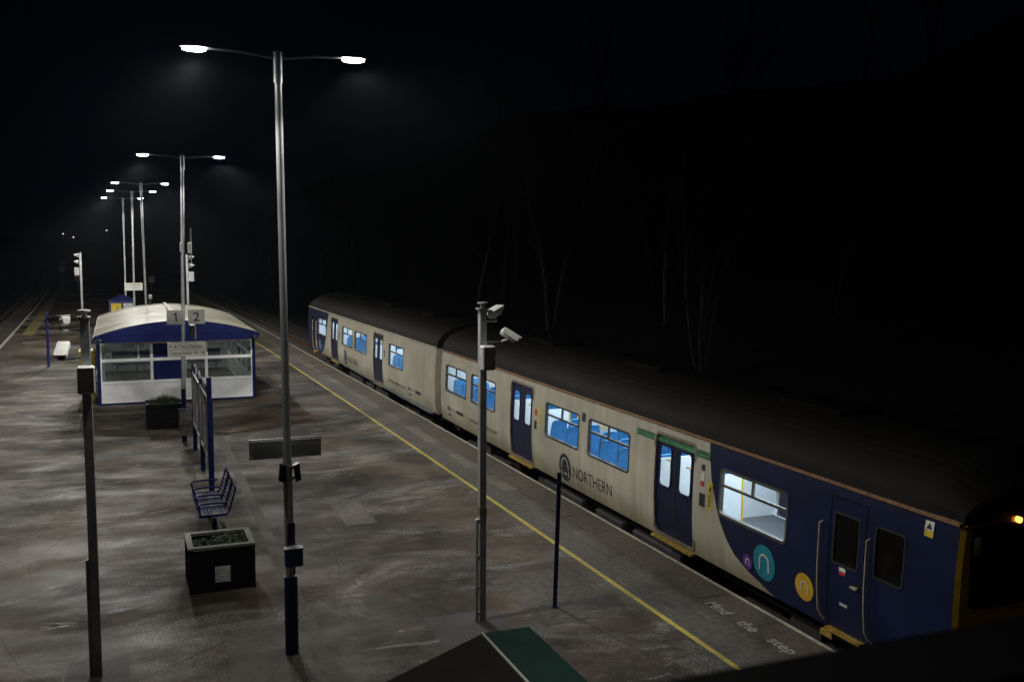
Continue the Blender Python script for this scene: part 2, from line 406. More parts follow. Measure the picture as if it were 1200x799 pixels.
def hfun(x, y):
    t = lambda a: max(0., min(1., a)); s_ = lambda a: t(a)*t(a)*(3-2*t(a))
    h = -1.05
    r = x - (15.0 + 0.0*y)
    h += 3.2*s_(r/9.0) + (21+2.5*math.sin(y*.043+1)+1.6*math.sin(y*.117+x*.05))*s_((r-8)/44.0) + 34*s_((r-60)/230.0)
    lft = -(x + 14.0)
    h += 2.0*s_(lft/10.0) + 5*s_((lft-10)/80)
    h += .25*math.sin(x*.7+y*.31)*s_((abs(x-2)-13)/6)
    return h
gv = []; gf = []
xs = [-900,-500,-300,-180,-120,-80,-60,-45,-35,-28,-24,-21,-18,-15.5,-14,-10,-6,2,9,13,14.5,16,17.5,19,21,23,25,28,32,37,43,50,60,72,86,105,130,170,220,300,450,700,1200]
ys = list(range(-60,160,6)) + [170,190,215,250,300,370,450,560,700,900,1300]
for y in ys:
    for x in xs: gv.append((x, y, hfun(x, y)))
nx = len(xs)
for j in range(len(ys)-1):
    for i in range(nx-1): gf.append((j*nx+i, j*nx+i+1, (j+1)*nx+i+1, (j+1)*nx+i))
tag(MB().add(gv, gf).build('ground', M['earth'], None, True), kind='structure')

tag(slabstrip(XL, lambda y: XR(y)-1.02, Y0, Y1, -.95, 0).build('platform', M['asphalt']), kind='structure')
tag(slabstrip(lambda y: XR(y)-1.02, lambda y: XR(y)-.10, Y0, Y1, -.95, -.06).build('platform_wall', M['brick']), kind='structure')
tag(strip(lambda y: 9.1 if y < 50 else 9.1-(8.3-XR(y)) - .2, lambda y: 13.0 if y < 50 else 13.0-(8.3-XR(y)), -40, 200, -.99).build('ballast', M['ballast']), kind='structure')
tag(strip(lambda y: XL(y)-4.2, lambda y: XL(y)-.1, -40, 200, -.985).build('ballast', M['ballast']), kind='structure')

# paving slabs along the right edge (each its own block, real joints)
def paving(fx0, fx1, length, mats, name, gap=.012, off=0, zt=.0):
    mbs = {k: MB() for k in range(len(mats))}
    y = Y0 + off; i = 0; rr = random.Random(3)
    while y < Y1-.1:
        yy = min(y+length, Y1); k = rr.randrange(len(mats)); dz = rr.uniform(-.003, .003) + zt
        a0, a1, b0, b1 = fx0(y)+gap/2, fx1(y)-gap/2, fx0(yy)+gap/2, fx1(yy)-gap/2
        ya, yb = y+gap/2, yy-gap/2
        mbs[k].add([(a0,ya,-.055),(a1,ya,-.055),(b1,yb,-.055),(b0,yb,-.055),(a0,ya,dz),(a1,ya,dz),(b1,yb,dz),(b0,yb,dz)],
                   [(4,5,6,7),(0,1,5,4),(1,2,6,5),(2,3,7,6),(3,0,4,7)])
        y = yy
    for k, mt in enumerate(mats): tag(mbs[k].build(name, mt), kind='structure')
paving(lambda y: XR(y)-.66, lambda y: XR(y), 1.22, [M['slab'], M['slab3'], M['slab']], 'coping_slabs', .016)
paving(lambda y: XR(y)-1.02, lambda y: XR(y)-.66, .81, [M['slab2'], M['slab3'], M['slab'], M['slab3']], 'tactile_slabs', .012, .37)
# small studs on the tactile row near the camera
sb = MB()
yy = 9.4
while yy < 20:
    for k in range(6):
        x = XR(yy)-.99+.055*k; s_ = .011
        sb.add([(x-s_,yy-s_,.0015),(x+s_,yy-s_,.0015),(x+s_,yy+s_,.0015),(x-s_,yy+s_,.0015),(x-s_*.6,yy-s_*.6,.009),(x+s_*.6,yy-s_*.6,.009),(x+s_*.6,yy+s_*.6,.009),(x-s_*.6,yy+s_*.6,.009)],
               [(4,5,6,7),(0,1,5,4),(1,2,6,5),(2,3,7,6),(3,0,4,7)])
    yy += .055
tag(sb.build('tactile_studs', M['slab3']), kind='structure')
tag(strip(lambda y: XR(y)-.075, lambda y: XR(y)-.008, Y0, Y1, .0085, 90).build('white_edge_line', M['kerbline']), kind='structure')
tag(strip(lambda y: XR(y)-1.59, lambda y: XR(y)-1.505, Y0, Y1, .004, 90).build('yellow_line', M['yellow']), kind='structure')
tag(strip(lambda y: XR(y)-1.50, lambda y: XR(y)-1.03, Y0, Y1, .003, 90).build('asphalt_margin', M['patch2']), kind='structure')
tag(strip(lambda y: XR(y)-1.875, lambda y: XR(y)-1.862, Y0, 50, .004, 60).build('platform_joint', M['patch']), kind='structure')
tag(slabstrip(lambda y: XL(y)-.06, lambda y: XL(y)+.10, Y0, Y1, -.05, .012).build('left_coping_edge', M['kerbline']), kind='structure')
tag(strip(lambda y: XL(y)+.55, lambda y: XL(y)+1.2, 62, Y1, .004, 30).build('yellow_line', M['yellow_faded']), kind='structure')
tag(strip(lambda y: XL(y)+.12, lambda y: XL(y)+.9, Y0, 62, .004, 30).build('coping_slabs', M['patch2']), kind='structure')
def sheet(pts, mat, z=.004, name='tarmac_patch'):
    tag(MB().add([(x,y,z) for x,y in pts], [tuple(range(len(pts)))]).build(name, mat), kind='structure')
sheet([(3.98,13.47),(3.94,12.1),(5.0,12.1),(5.12,13.45)], M['patch'])
sheet([(3.94,20.2),(3.95,18.5),(4.55,18.5),(4.56,20.1)], M['patch2'])
sheet([(2.42,30),(2.35,20),(2.30,14.5),(2.28,9),(2.46,9),(2.5,14.5),(2.56,20),(2.64,30)], M['patch2'])
sheet([(1.22,14.0),(1.10,10.0),(2.2,10.0),(2.25,14.0)], M['patch2'], .006)
sheet([(5.4,14.6),(5.5,12.6),(6.9,12.6),(6.85,14.8)], M['patch2'], .004)
sheet([(-.75,13.5),(-.8,12.2),(-.05,12.2),(0.0,13.6)], M['patch'], .005)
sheet([(-1.2,33.5),(-1.2,32.9),(4.9,33.0),(4.9,33.6)], M['patch2'], .004)

# tracks
def track(cx, label):
    t = thing('railway_track', (cx(20), 20, -.98), label, 'railway track')
    rl = MB()
    for g in (-.72, .72):
        a = slabstrip(lambda y: cx(y)+g-.035, lambda y: cx(y)+g+.035, -40, 200, -.93, -.80, 60); rl.add(a.v, a.f)
        a = slabstrip(lambda y: cx(y)+g-.07, lambda y: cx(y)+g+.07, -40, 200, -.96, -.935, 60); rl.add(a.v, a.f)
    rl.build('rail', M['rust'], t)
    sl = MB(); y = -20
    while y < 150:
        sl.box(cx(y)-1.25, cx(y)+1.25, y, y+.25, -1.0, -.955); y += .65
    tag(sl.build('sleepers', M['sleeper'], t), kind='stuff')
track(lambda y: 10.3 if y < 28 else 10.3-(8.72-XR(y)), 'railway track beneath the stopped train along the right platform edge')
track(lambda y: XL(y)-1.55, 'empty dark railway track along the left platform edge')

# ------------------------------------------------------------------ text
def text_mesh(s_, off=0.0):
    cu = bpy.data.curves.new('t', 'FONT'); cu.body = s_; cu.resolution_u = 3; cu.offset = off
    ob = bpy.data.objects.new('t', cu); C.objects.link(ob)
    bpy.context.view_layer.update()
    dg = bpy.context.evaluated_depsgraph_get()
    me = bpy.data.meshes.new_from_object(ob.evaluated_get(dg))
    vs = [tuple(v.co) for v in me.vertices]; fs = [tuple(p.vertices) for p in me.polygons]
    bpy.data.objects.remove(ob); bpy.data.meshes.remove(me); bpy.data.curves.remove(cu)
    a = np.array(vs); return vs, fs, a[:,0].min(), a[:,0].max(), a[:,1].min(), a[:,1].max()
def text(mb, s_, w_, h_, fn, off=0.0):
    """text fitted in a w_ x h_ box (h_ = its full bounding height); fn maps (u,v) to a world point"""
    vs, fs, x0, x1, y0, y1 = text_mesh(s_, off)
    kx = w_/(x1-x0); ky = h_/(y1-y0)
    mb.add([fn((x-x0)*kx, (y-y0)*ky) for x, y, _ in vs], fs); return mb

mb = MB()
for wd, ya, ln, hh in (('Mind', 12.52, .50, .20), ('the', 11.72, .40, .20), ('step', 11.02, .52, .22)):
    xb = 8.12 if wd != 'step' else 8.09
    text(mb, wd, ln, hh, lambda u, v, ya=ya, xb=xb: (xb+v*1.05, ya-u, .006), .018)
tag(mb.build('platform_lettering', M['lettering']), 'faded painted words Mind the step on the coping slabs', 'painted lettering')
bpy.data.objects['platform_lettering']['kind'] = 'structure'

# ------------------------------------------------------------------ TRAIN
root = thing('passenger_train', TR, 'off-white two-coach train with navy cab ends and lit interior, at the right platform', 'train')
ZP = [.20,.3,.5,.8,1.2,1.6,1.9,2.1,2.22]; WP = [1.335,1.355,1.385,1.40,1.40,1.388,1.368,1.345,1.325]
def hw(z): return float(np.interp(z, ZP, WP))
def XC(y): return xn(y)+1.40
def sx(y, z, side=-1, out=0.): return XC(y) + side*(hw(z)+out)
def sidewall(ya, yb, openings, side, inset, mat, name, zr=(.20, 2.22)):
    yb_ = {ya, yb}; zb = set([zr[0], zr[1]] + [round(zr[0]+(zr[1]-zr[0])*i/16, 3) for i in range(17)])
    for (a, b, c, d) in openings: yb_ |= {a, b}; zb |= {c, d}
    y = ya
    while y < yb: yb_.add(round(y,3)); y += 1.0
    Yb = sorted(yb_); Zb = sorted(zb); mb_ = MB(); ix = {}; v = []
    for i, y in enumerate(Yb):
        for k, z in enumerate(Zb):
            ix[(i,k)] = len(v); v.append((sx(y, z, side, -inset), y, z))
    f = []
    for i in range(len(Yb)-1):
        for k in range(len(Zb)-1):
            cy, cz = (Yb[i]+Yb[i+1])/2, (Zb[k]+Zb[k+1])/2
            if any(a < cy < b and c < cz < d for a, b, c, d in openings): continue
            q = (ix[(i,k)], ix[(i,k+1)], ix[(i+1,k+1)], ix[(i+1,k)])
            f.append(q if side < 0 else q[::-1])
    return mb_.add(v, f)

def rrect(y0, y1, z0, z1, r, n=6):
    pts = []
    for cy, cz, a0 in ((y1-r, z1-r, 0), (y0+r, z1-r, 90), (y0+r, z0+r, 180), (y1-r, z0+r, 270)):
        for k in range(n+1):
            a = math.radians(a0 + 90*k/n); pts.append((cy+r*math.cos(a), cz+r*math.sin(a)))
    return pts
def ring_frame(mb_, y0, y1, z0, z1, wd, r, side, o0=-.05, o1=.006):
    A = rrect(y0, y1, z0, z1, r+wd); B = rrect(y0+wd, y1-wd, z0+wd, z1-wd, r)
    n = len(A); v = []
    for L, o in ((A, o0), (A, o1), (B, o1), (B, o0)):
        v += [(sx(y, z, side, o), y, z) for y, z in L]
    f = []
    for k in range(3):
        for i in range(n):
            j = (i+1) % n; f.append((k*n+i, k*n+j, (k+1)*n+j, (k+1)*n+i))
    mb_.add(v, f)
def sidebox(mb_, y0, y1, z0, z1, side, o0, o1, nz=4):
    v = []; f = []
    for i in range(nz+1):
        z = z0+(z1-z0)*i/nz
        v += [(sx(y0,z,side,o0),y0,z),(sx(y1,z,side,o0),y1,z),(sx(y1,z,side,o1),y1,z),(sx(y0,z,side,o1),y0,z)]
    for i in range(nz):
        for k in range(4):
            j = (k+1) % 4; f.append((4*i+k, 4*i+j, 4*i+4+j, 4*i+4+k))
    f += [(3,2,1,0), (4*nz,4*nz+1,4*nz+2,4*nz+3)]
    mb_.add(v, f)
def pane(mb_, y0, y1, z0, z1, side, o, r=.05):
    A = rrect(y0, y1, z0, z1, r); v = [(sx(y, z, side, o), y, z) for y, z in A]
    # fan in z-bands is unnecessary: the wall is nearly flat over a pane
    v.append((sx((y0+y1)/2, (z0+z1)/2, side, o), (y0+y1)/2, (z0+z1)/2)); n = len(A)
    mb_.add(v, [(i, (i+1) % n, n) for i in range(n)])

CARS = [
 dict(y0=8.52, y1=28.02, cab=1, body='body1',
      wins=[(11.60,13.36),(16.37,18.15),(18.57,20.33),(23.49,25.37),(25.74,27.58)],
      doors=[(14.13,15.42),(21.08,22.45)]),
 dict(y0=28.58, y1=48.75, cab=-1, body='body2',
      wins=[(44.50,46.40),(39.36,41.28),(37.06,39.04),(32.06,33.90)],
      doors=[(34.72,36.06),(42.13,43.48)]),
]
WZ = (1.08, 1.86); DZ = (.27, 2.04)
for ci, c in enumerate(CARS):
    y0, y1 = c['y0'], c['y1']
    s0, s1 = y0, y1
    wh = .025
    op = [(a+wh, b-wh, WZ[0]+wh, WZ[1]-wh) for a, b in c['wins']] + [(a+.0, b-.0, DZ[0], DZ[1]) for a, b in c['doors']]
    # cab door drop-light and cab side window (near coach measured, far coach mirrored)
    if c['cab'] == 1:
        cabd = (10.01, 10.70); cdw = (10.13, 10.60, 1.17, 1.84); cw = (9.33, 9.82, 1.20, 1.85)
    else:
        cabd = (46.65, 47.3); cdw = (46.75, 47.2, 1.17, 1.84); cw = (47.45, 47.98, 1.22, 1.86)
    op += [cdw, cw]
    bod = MB()
    for side in (-1, 1):
        a = sidewall(y0, y1, op, side, 0, None, ''); bod.add(a.v, a.f)
    # end walls
    for ye in (y0, y1):
        cabend = (ye == y0 and c['cab'] == 1) or (ye == y1 and c['cab'] == -1)
        if cabend: continue
        zz = [.2+.1*i for i in range(21)]; v = []; f = []
        for z in zz: v += [(sx(ye,z,-1), ye, z), (sx(ye,z,1), ye, z)]
        for i in range(len(zz)-1): f.append((2*i,2*i+1,2*i+3,2*i+2))
        bod.add(v, f)
    body = bod.build('coach_body', M[c['body']], root, 30)
    # inner lining and floor, ceiling
    lin = MB()
    for side in (-1, 1):
        a = sidewall(y0+2.35 if c['cab'] == 1 else y0+.05, y1-.05 if c['cab'] == 1 else y1-2.0, [o_ for o_ in op if o_ not in (cdw, cw)], side, .055, None, '', (.25, 2.22)); lin.add(a.v, a.f)
    ya, yb = (y0+2.35, y1-.1) if c['cab'] == 1 else (y0+.1, y1-2.0)
    for ye in (ya, yb):
        lin.add([(XC(ye)-1.3, ye, .26), (XC(ye)+1.3, ye, .26), (XC(ye)+1.3, ye, 2.3), (XC(ye)-1.3, ye, 2.3)], [(0,1,2,3)])
    lin.add([(XC(y0)-1.32,y0+.05,2.215),(XC(y0)+1.32,y0+.05,2.215),(XC(y1)+1.32,y1-.05,2.215),(XC(y1)-1.32,y1-.05,2.215)], [(3,2,1,0)])
    # screens beside the doors
    for a, b in c['doors']:
        for ys_ in (a-.12, b+.10):
            for s_ in (-1, 1):
                xa, xb_ = XC(a)+s_*.50, XC(a)+s_*1.33
                lin.box(min(xa,xb_), max(xa,xb_), ys_-.015, ys_+.015, .26, 1.55)
    lin.build('cabin_lining', M['t_inner'], root)
    MB().box(XC(y0)-1.33+.0, XC(y0)+1.33-.04, y0+.05, y1-.05, .22, .255).build('cabin_floor', M['t_floor'], root) if ci == 0 else \
        MB().box(XC(y1)-1.30, XC(y1)+1.45, y0+.05, y1-.05, .22, .255).build('cabin_floor', M['t_floor'], root)
    dd = MB()
    for s_ in (-1, 1):
        a, b = (10.9, 14.0) if c['cab'] == 1 else (43.6, 46.6)
        v_ = []
        dd.box(XC(a)+s_*1.28-.01, XC(a)+s_*1.28+.01, a, b, .26, .55)
    dd.build('cabin_dado', M['t_dado'], root)
    lt = MB()
    for s_ in (-.55, .55):
        yq = ya+.15
        while yq < yb-1.2:
            lt.add([(XC(yq)+s_-.09, yq, 2.20), (XC(yq)+s_+.09, yq, 2.20), (XC(yq)+s_+.09, yq+1.35, 2.20), (XC(yq)+s_-.09, yq+1.35, 2.20)], [(0,3,2,1)])
            yq += 1.5
    lt.build('cabin_light', M['tube'], root)
    # roof with ribs
    prof = [(1.325,2.22),(1.33,2.235),(1.27,2.34),(1.20,2.45),(1.10,2.55)]
    xq = 1.05
    def rz(x): return 2.26 + .66*math.sqrt(max(0, 1-(x/1.34)**2)) if True else 0
    prof = [(1.325,2.22)] + [(x, rz(x)) for x in (1.32,1.28,1.22,1.15)]
    x = 1.08
    while x > -.01:
        prof += [(x, rz(x)), (x-.012, rz(x)+.008), (x-.028, rz(x-.02)+.008), (x-.04, rz(x-.04))]
        x -= .13
    half = prof; full = half + [(-a, b) for a, b in half[::-1]]
    rf = MB(); ysr = [y0+.0, y0+.22, y0+.6] + [y0+.6+(y1-y0-1.2)*i/12 for i in range(1,12)] + [y1-.6, y1-.22, y1]
    v = []; f = []; n = len(full)
    for y in ysr:
        k = 1.0; e = 0
        dcab = (y - y0) if c['cab'] == 1 else (y1 - y)
        if dcab < .6: e = (1 - dcab/.6)**2
        for a, b in full:
            v.append((XC(y)+a*(1-.03*e), y, 2.22 + (b-2.22)*(1-.45*e)))
    for j in range(len(ysr)-1):
        for i in range(n-1): f.append((j*n+i, (j+1)*n+i, (j+1)*n+i+1, j*n+i+1))
    f += [tuple(range(n)), tuple((len(ysr)-1)*n+i for i in range(n-1,-1,-1))]
    rf.add(v, f)
    roof = rf.build('coach_roof', M['roof'], root, 25)
    for yq in (y0+3.2, y0+8.5, y0+13.6):
        MB().bev(XC(yq)-.42, XC(yq)+.42, yq, yq+1.5, 2.86, 2.98, .03).build('roof_vent', M['roof'], roof)
    for yq in (y0+5.8, y0+11.2, y0+16.5):
        MB().bev(XC(yq)+.2, XC(yq)+.5, yq, yq+.45, 2.82, 2.94, .03).build('roof_vent', M['roof'], roof)
    for side in (-1, 1):
        gt = MB(); yq = y0
        while yq < y1-.01:
            ye = min(yq+2, y1)
            gt.add([(sx(yq,2.19,side,.0),yq,2.185),(sx(yq,2.2,side,.028),yq,2.20),(sx(yq,2.2,side,.028),yq,2.228),(sx(yq,2.2,side,-.02),yq,2.245),
                    (sx(ye,2.19,side,.0),ye,2.185),(sx(ye,2.2,side,.028),ye,2.20),(sx(ye,2.2,side,.028),ye,2.228),(sx(ye,2.2,side,-.02),ye,2.245)],
                   [(0,1,5,4),(1,2,6,5),(2,3,7,6)]); yq = ye
        gt.build('gutter', M['t_gutter'] if ci == 0 else M['t_gutter_glint'], root)
    # windows
    for side in (-1, 1):
        for wi, (a, b) in enumerate(c['wins']):
            fm = MB(); lead = (ci == 0 and wi == 0)
            ring_frame(fm, a, b, WZ[0], WZ[1], .045 if lead else .038, .06, side, -.06, .008)
            zt = 1.59
            sidebox(fm, a+.03, b-.03, zt-.022, zt+.022, side, -.03, .006)
            sidebox(fm, (a+b)/2-.02, (a+b)/2+.02, zt+.022, WZ[1]-.03, side, -.03, .006)
            win = fm.build('window', M['t_frame_l'] if lead else M['t_frame'], root)
            pm = MB(); pane(pm, a+.03, b-.03, WZ[0]+.03, WZ[1]-.03, side, -.012)
            pm.build('pane', M['glass'], win)
        # doors
        for a, b in c['doors']:
            fr = MB(); ring_frame(fr, a-.05, b+.05, DZ[0]-.05, DZ[1]+.05, .05, .10, side, -.05, .012)
            fr.build('door_frame', M['t_seal'], root)
            mid = (a+b)/2
            sm_ = MB(); sidebox(sm_, mid-.012, mid+.012, DZ[0], DZ[1], side, -.034, -.026, 6); sm_.build('door_seam', M['t_frame'], root)
            for k, (p, q) in enumerate(((a-.01, mid), (mid, b+.01))):
                cx_ = (p+q)/2; ww = .19
                w0, w1 = cx_-ww, cx_+ww
                ys2 = sorted({p, w0, w1, q}); zs2 = sorted({DZ[0], .5, .8, 1.14, 1.4, 1.6, 1.86, DZ[1]})
                dm = MB(); v = []; f = []
                for y in ys2:
                    for z in zs2: v.append((sx(y,z,side,-.03), y, z))
                nz_ = len(zs2)
                for i in range(len(ys2)-1):
                    for j in range(nz_-1):
                        cyq, czq = (ys2[i]+ys2[i+1])/2, (zs2[j]+zs2[j+1])/2
                        if w0 < cyq < w1 and 1.14 < czq < 1.86: continue
                        f.append((i*nz_+j, i*nz_+j+1, (i+1)*nz_+j+1, (i+1)*nz_+j))
                dm.add(v, f)
                do = dm.build('door', M['t_navy'], root)
                fm = MB(); ring_frame(fm, w0-.02, w1+.02, 1.12, 1.88, .028, .075, side, -.045, -.022)
                wf = fm.build('door_window', M['t_navy'], do)
                pm = MB(); pane(pm, w0-.0, w1+.0, 1.14, 1.86, side, -.036, .08); pm.build('pane', M['glass'], do)
                if side == -1:
                    hm = MB()
                    xh = sx(p, 1.4, side, -.12)
                    yh = cx_ - .03
                    hm.tube([(xh-.04, yh+.07, 1.60), (xh, yh+.02, 1.605), (xh, yh-.02, 1.57), (xh, yh-.03, 1.15)], .014, 8)
                    hm.build('grab_handle', M['pole_y'], do, True)
            st = MB(); st.box(min(XC(a)+side*1.30, XC(a)+side*1.43), max(XC(a)+side*1.30, XC(a)+side*1.43), a-.03, b+.03, .165, .205)
            st.build('door_step', M['t_step'], root)
        # cab door
        a, b = cabd
        gm = MB(); 
        for yy_ in (a, b): sidebox(gm, yy_-.008, yy_+.008, .27, 2.05, side, -.01, .004, 8)
        sidebox(gm, a, b, 2.04, 2.06, side, -.01, .004, 1)
        gm.build('cab_door_seam', M['t_black'], root)
        fm = MB(); ring_frame(fm, cdw[0]-.02, cdw[1]+.02, cdw[2]-.02, cdw[3]+.02, .025, .03, side, -.04, .006)
        pv = fm.build('cab_door_window', M['t_frame'], root)
        pm = MB(); pane(pm, cdw[0], cdw[1], cdw[2], cdw[3], side, -.01, .03); pm.build('pane', M['glass_cab'], pv)
        fm = MB(); ring_frame(fm, cw[0]-.02, cw[1]+.02, cw[2]-.02, cw[3]+.02, .025, .05, side, -.04, .006)
        pv = fm.build('cab_window', M['t_frame'], root)
        pm = MB(); pane(pm, cw[0], cw[1], cw[2], cw[3], side, -.01, .05); pm.build('pane', M['glass_cab'], pv)
        for yh in ((b+.14, a-.09) if c['cab'] == 1 else (a-.14, b+.09)):
            hm = MB(); o = .055
            hm.tube([(sx(yh,1.66,side,0),yh,1.66),(sx(yh,1.65,side,o),yh,1.645),(sx(yh,1.0,side,o),yh,1.0),(sx(yh,.7,side,o-.005),yh,.7),(sx(yh,.4,side,o),yh-.01,.42),(sx(yh,.33,side,.03),yh-.04,.33),(sx(yh,.29,side,0),yh-.07,.29)], .015, 8)
            hm.build('handrail', M['rail_cream'], root, True)
        st = MB()
        xa, xb_ = XC(a)+side*1.30, XC(a)+side*1.44
        st.box(min(xa,xb_), max(xa,xb_), a-.03, b-.02, .20, .235)
        st.box(min(xa,xb_), max(xa,xb_), b-.18, b+.06, .10, .175)
        st.build('cab_step', M['t_step'], root)
    # gangway between coaches / cab end
    if c['cab'] == 1:
        # front: yellow corner pillars, wrap, black windscreen panel
        ye = y0; fv = MB()
        zz = [.2+.101*i for i in range(21)]
        v = []; f = []
        for z in zz:
            h_ = hw(z); cx0 = XC(ye)
            v += [(cx0-h_, ye, z), (cx0-h_+.05, ye-.045, z), (cx0, ye-.07, z), (cx0+h_-.05, ye-.045, z), (cx0+h_, ye, z)]
        for i in range(len(zz)-1):
            for k in range(4): f.append((5*i+k, 5*i+k+1, 5*i+6+k, 5*i+5+k))
        fv.add(v, f); front = fv.build('cab_front', M['t_yellow'], root)
        cx0 = XC(ye)
        ws = MB()
        def fx(dx): return ye - (.045 + .025*(1-abs(dx)/1.3)) - .004
        wp = rrect(-1.22, -.36, 1.20, 2.20, .10)
        wp2 = rrect(.36, 1.22, 1.20, 2.20, .10); wp3 = rrect(-.33, .33, .5, 2.20, .05)
        for L, nm_ in ((wp, 'windscreen'), (wp2, 'windscreen'), (wp3, 'gangway_door')): MB().add([(cx0+a, fx(a)-.006, b) for a, b in L], [tuple(range(len(L)))]).build(nm_, M['t_black'], root)
        tp = MB(); v=[]; f=[]
        for i in range(13):
            a = -1.30+2.6*i/12; v += [(cx0+a, fx(a)-.002, 2.18), (cx0+a, fx(a)+.05, 2.56 - .34*(abs(a)/1.3)**2.5)]
        for i in range(12): f.append((2*i, 2*i+2, 2*i+3, 2*i+1))
        tp.add(v, f).build('cab_dome', M['t_black'], root)
        lm = MB(); lx = 9.77
        lm.tube([(lx, fx(-.5)-.04, 2.23), (lx, fx(-.5)+.03, 2.23)], .035, 16); lm.build('marker_lamp', M['marker'], root)
        wl = MB(); wl.tube([(cx0-1.1, fx(1.1)-.03, 1.12), (cx0-.95, fx(1)-.05, 1.14), (cx0-.45, fx(.5)-.05, 1.17)], .010, 6)
        wl.build('wiper', M['rail_cream'], root)
        lb = MB(); lb.box(cx0-1.19, cx0-1.09, fx(1.1)-.014, fx(1.1)-.010, 1.86, 2.08); lb.build('warning_label', M['sign_white'], root)
        lb = MB(); lb.box(cx0-1.185, cx0-1.095, fx(1.1)-.018, fx(1.1)-.0145, 1.865, 1.955); lb.build('warning_label_text', M['yellow_poster'], root)
        for s_ in (-.85, .85): bf = MB(); bf.tube([(cx0+s_, ye, .05), (cx0+s_, ye-.45, .05)], .06, 12); bf.tube([(cx0+s_, ye-.45, .05), (cx0+s_, ye-.5, .05)], .2, 16); bf.build('buffer', M['t_under'], root)
        # interior back wall of the cab already separates it
    else:
        ye = y1; v=[]; f=[]; fv = MB(); zz = [.2+.101*i for i in range(21)]
        for z in zz:
            h_ = hw(z); cx0 = XC(ye)
            v += [(cx0-h_, ye, z), (cx0-h_+.05, ye+.045, z), (cx0, ye+.07, z), (cx0+h_-.05, ye+.045, z), (cx0+h_, ye, z)]
        for i in range(len(zz)-1):
            for k in range(4): f.append((5*i+k, 5*i+5+k, 5*i+6+k, 5*i+k+1))
        fv.add(v, f).build('cab_front', M['t_yellow'], root)
    # underframe
    un = MB(); un.box(XC(y0)-1.1, XC(y0)+1.1, y0+.2, y1-.1, -.05, .2)
    for (a, b) in ((6.2,8.0),(8.4,9.6),(10.2,12.6)):
        un.bev(XC(y0)-1.25, XC(y0)+1.25, y0+a, y0+b, -.5, -.04, .03)
    un.build('underframe', M['t_under'], root)
    for by in (y0+3.0, y1-3.0):
        bo = MB()
        for s_ in (-1, 1):
            xf = XC(by)+s_*.98
            bo.box(xf-.06, xf+.06, by-1.6, by+1.6, -.45, -.25); bo.box(xf-.09, xf+.09, by-.35, by+.35, -.3, 0)
            for ax in (-1.3, 1.3): bo.bev(xf-.10, xf+.10, by+ax-.14, by+ax+.14, -.62, -.36, .02)
        bg_ = bo.build('bogie', M['t_under'], root)
        for ax in (-1.3, 1.3):
            wm = MB()
            for s_ in (-.72, .72):
                xw = XC(by)+s_; wm.tube([(xw-.06, by+ax, -.385), (xw+.06, by+ax, -.385)], .415, 24)
            wm.tube([(XC(by)-.7, by+ax, -.385), (XC(by)+.7, by+ax, -.385)], .07, 10)
            wm.build('wheelset', M['rust'], bg_)
    yc = MB(); 
    for yq in ((30.2,) if ci else (27.1, 25.2)[:1]):
        yc.tube([(XC(yq)-1.12, yq, .02), (XC(yq)-1.16, yq, .02)], .05, 12)
    yc.build('yellow_cock_handle', M['t_step'], root)
    # seats
    def double_seat(y, s_, face):
        """face: +1 looks towards +y"""
        x_in = s_*.42; x_out = s_*1.27
        mbx = MB(); mc = XC(y)
        lo, hi = sorted((x_in, x_out)); wd = (hi-lo)/2
        for k in range(2):
            a = mc+lo+k*wd+.01; b = mc+lo+(k+1)*wd-.01
            mbx.bev(a, b, min(y, y+face*.44), max(y, y+face*.44), .56, .70, .03)
            # back : a rounded shell, leaning
            v = []; f = []; prof_ = [(0,.60),(.0,.95),(.015,1.20),(.04,1.38),(.075,1.43)]
            ins = [0, .0, .01, .035, .09]
            for (dy, z), i_ in zip(prof_, ins):
                yb1 = y - face*dy; yb2 = y - face*(dy+.07)
                v += [(a+i_, yb1, z), (b-i_, yb1, z), (b-i_, yb2, z), (a+i_, yb2, z)]
            for q in range(4):
                for r_ in range(4):
                    j = (r_+1) % 4; f.append((4*q+r_, 4*q+j, 4*q+4+j, 4*q+4+r_))
            f += [(16,17,18,19)]; mbx.add(v, f)
        mbx.box(mc+lo+.1, mc+hi-.1, min(y, y+face*.3), max(y, y+face*.3), .26, .56)
        mbx.build('seat', M['t_seat'], root, 35)
    rows = [16.35,17.15,17.95,18.75,19.55,20.35, 23.2,24.0,24.8,25.6,26.4,27.2] if ci == 0 else [29.6,30.4,31.2,32.2,33.0,33.8, 36.9,37.7,38.5,39.3,40.1,40.9, 44.2,45.0]
    for i, y in enumerate(rows):
        for s_ in (-1, 1):
            face = 1 if (i % 6 < 4) else -1
            if ci == 0 and i < 6: face = 1
            double_seat(y, s_, face)
    pl = MB()
    for a, b in c['doors']:
        for s_ in (-.5, .5):
            for yq in (a-.14, b+.13): pl.tube([(XC(a)+s_, yq, .26), (XC(a)+s_, yq, 2.2)], .018, 10)
    for i, y in enumerate(rows[::2]):
        pl.tube([(XC(y)-.40, y-.05, 1.3), (XC(y)-.40, y-.05, 2.2)], .016, 8)
    if ci == 0:
        pl.tube([(XC(12)+.35, 12.75, .26), (XC(12)+.35, 12.75, 2.2)], .018, 10)
    pl.build('grab_pole', M['pole_y'], root, True)
    if ci == 0:
        # luggage stack / equipment partition in the front bay
        pt = MB(); pt.box(XC(12)+.15, XC(12)+1.33, 11.25, 11.30, .26, 2.2); pass
        pt.build('partition', M['t_inner'], root)
        for yq in (12.0, 12.5): MB().bev(XC(yq)+1.08, XC(yq)+1.26, yq+.7, yq+1.12, .75, 1.3, .03).build('tip_up_seat', M['t_seat'], root)
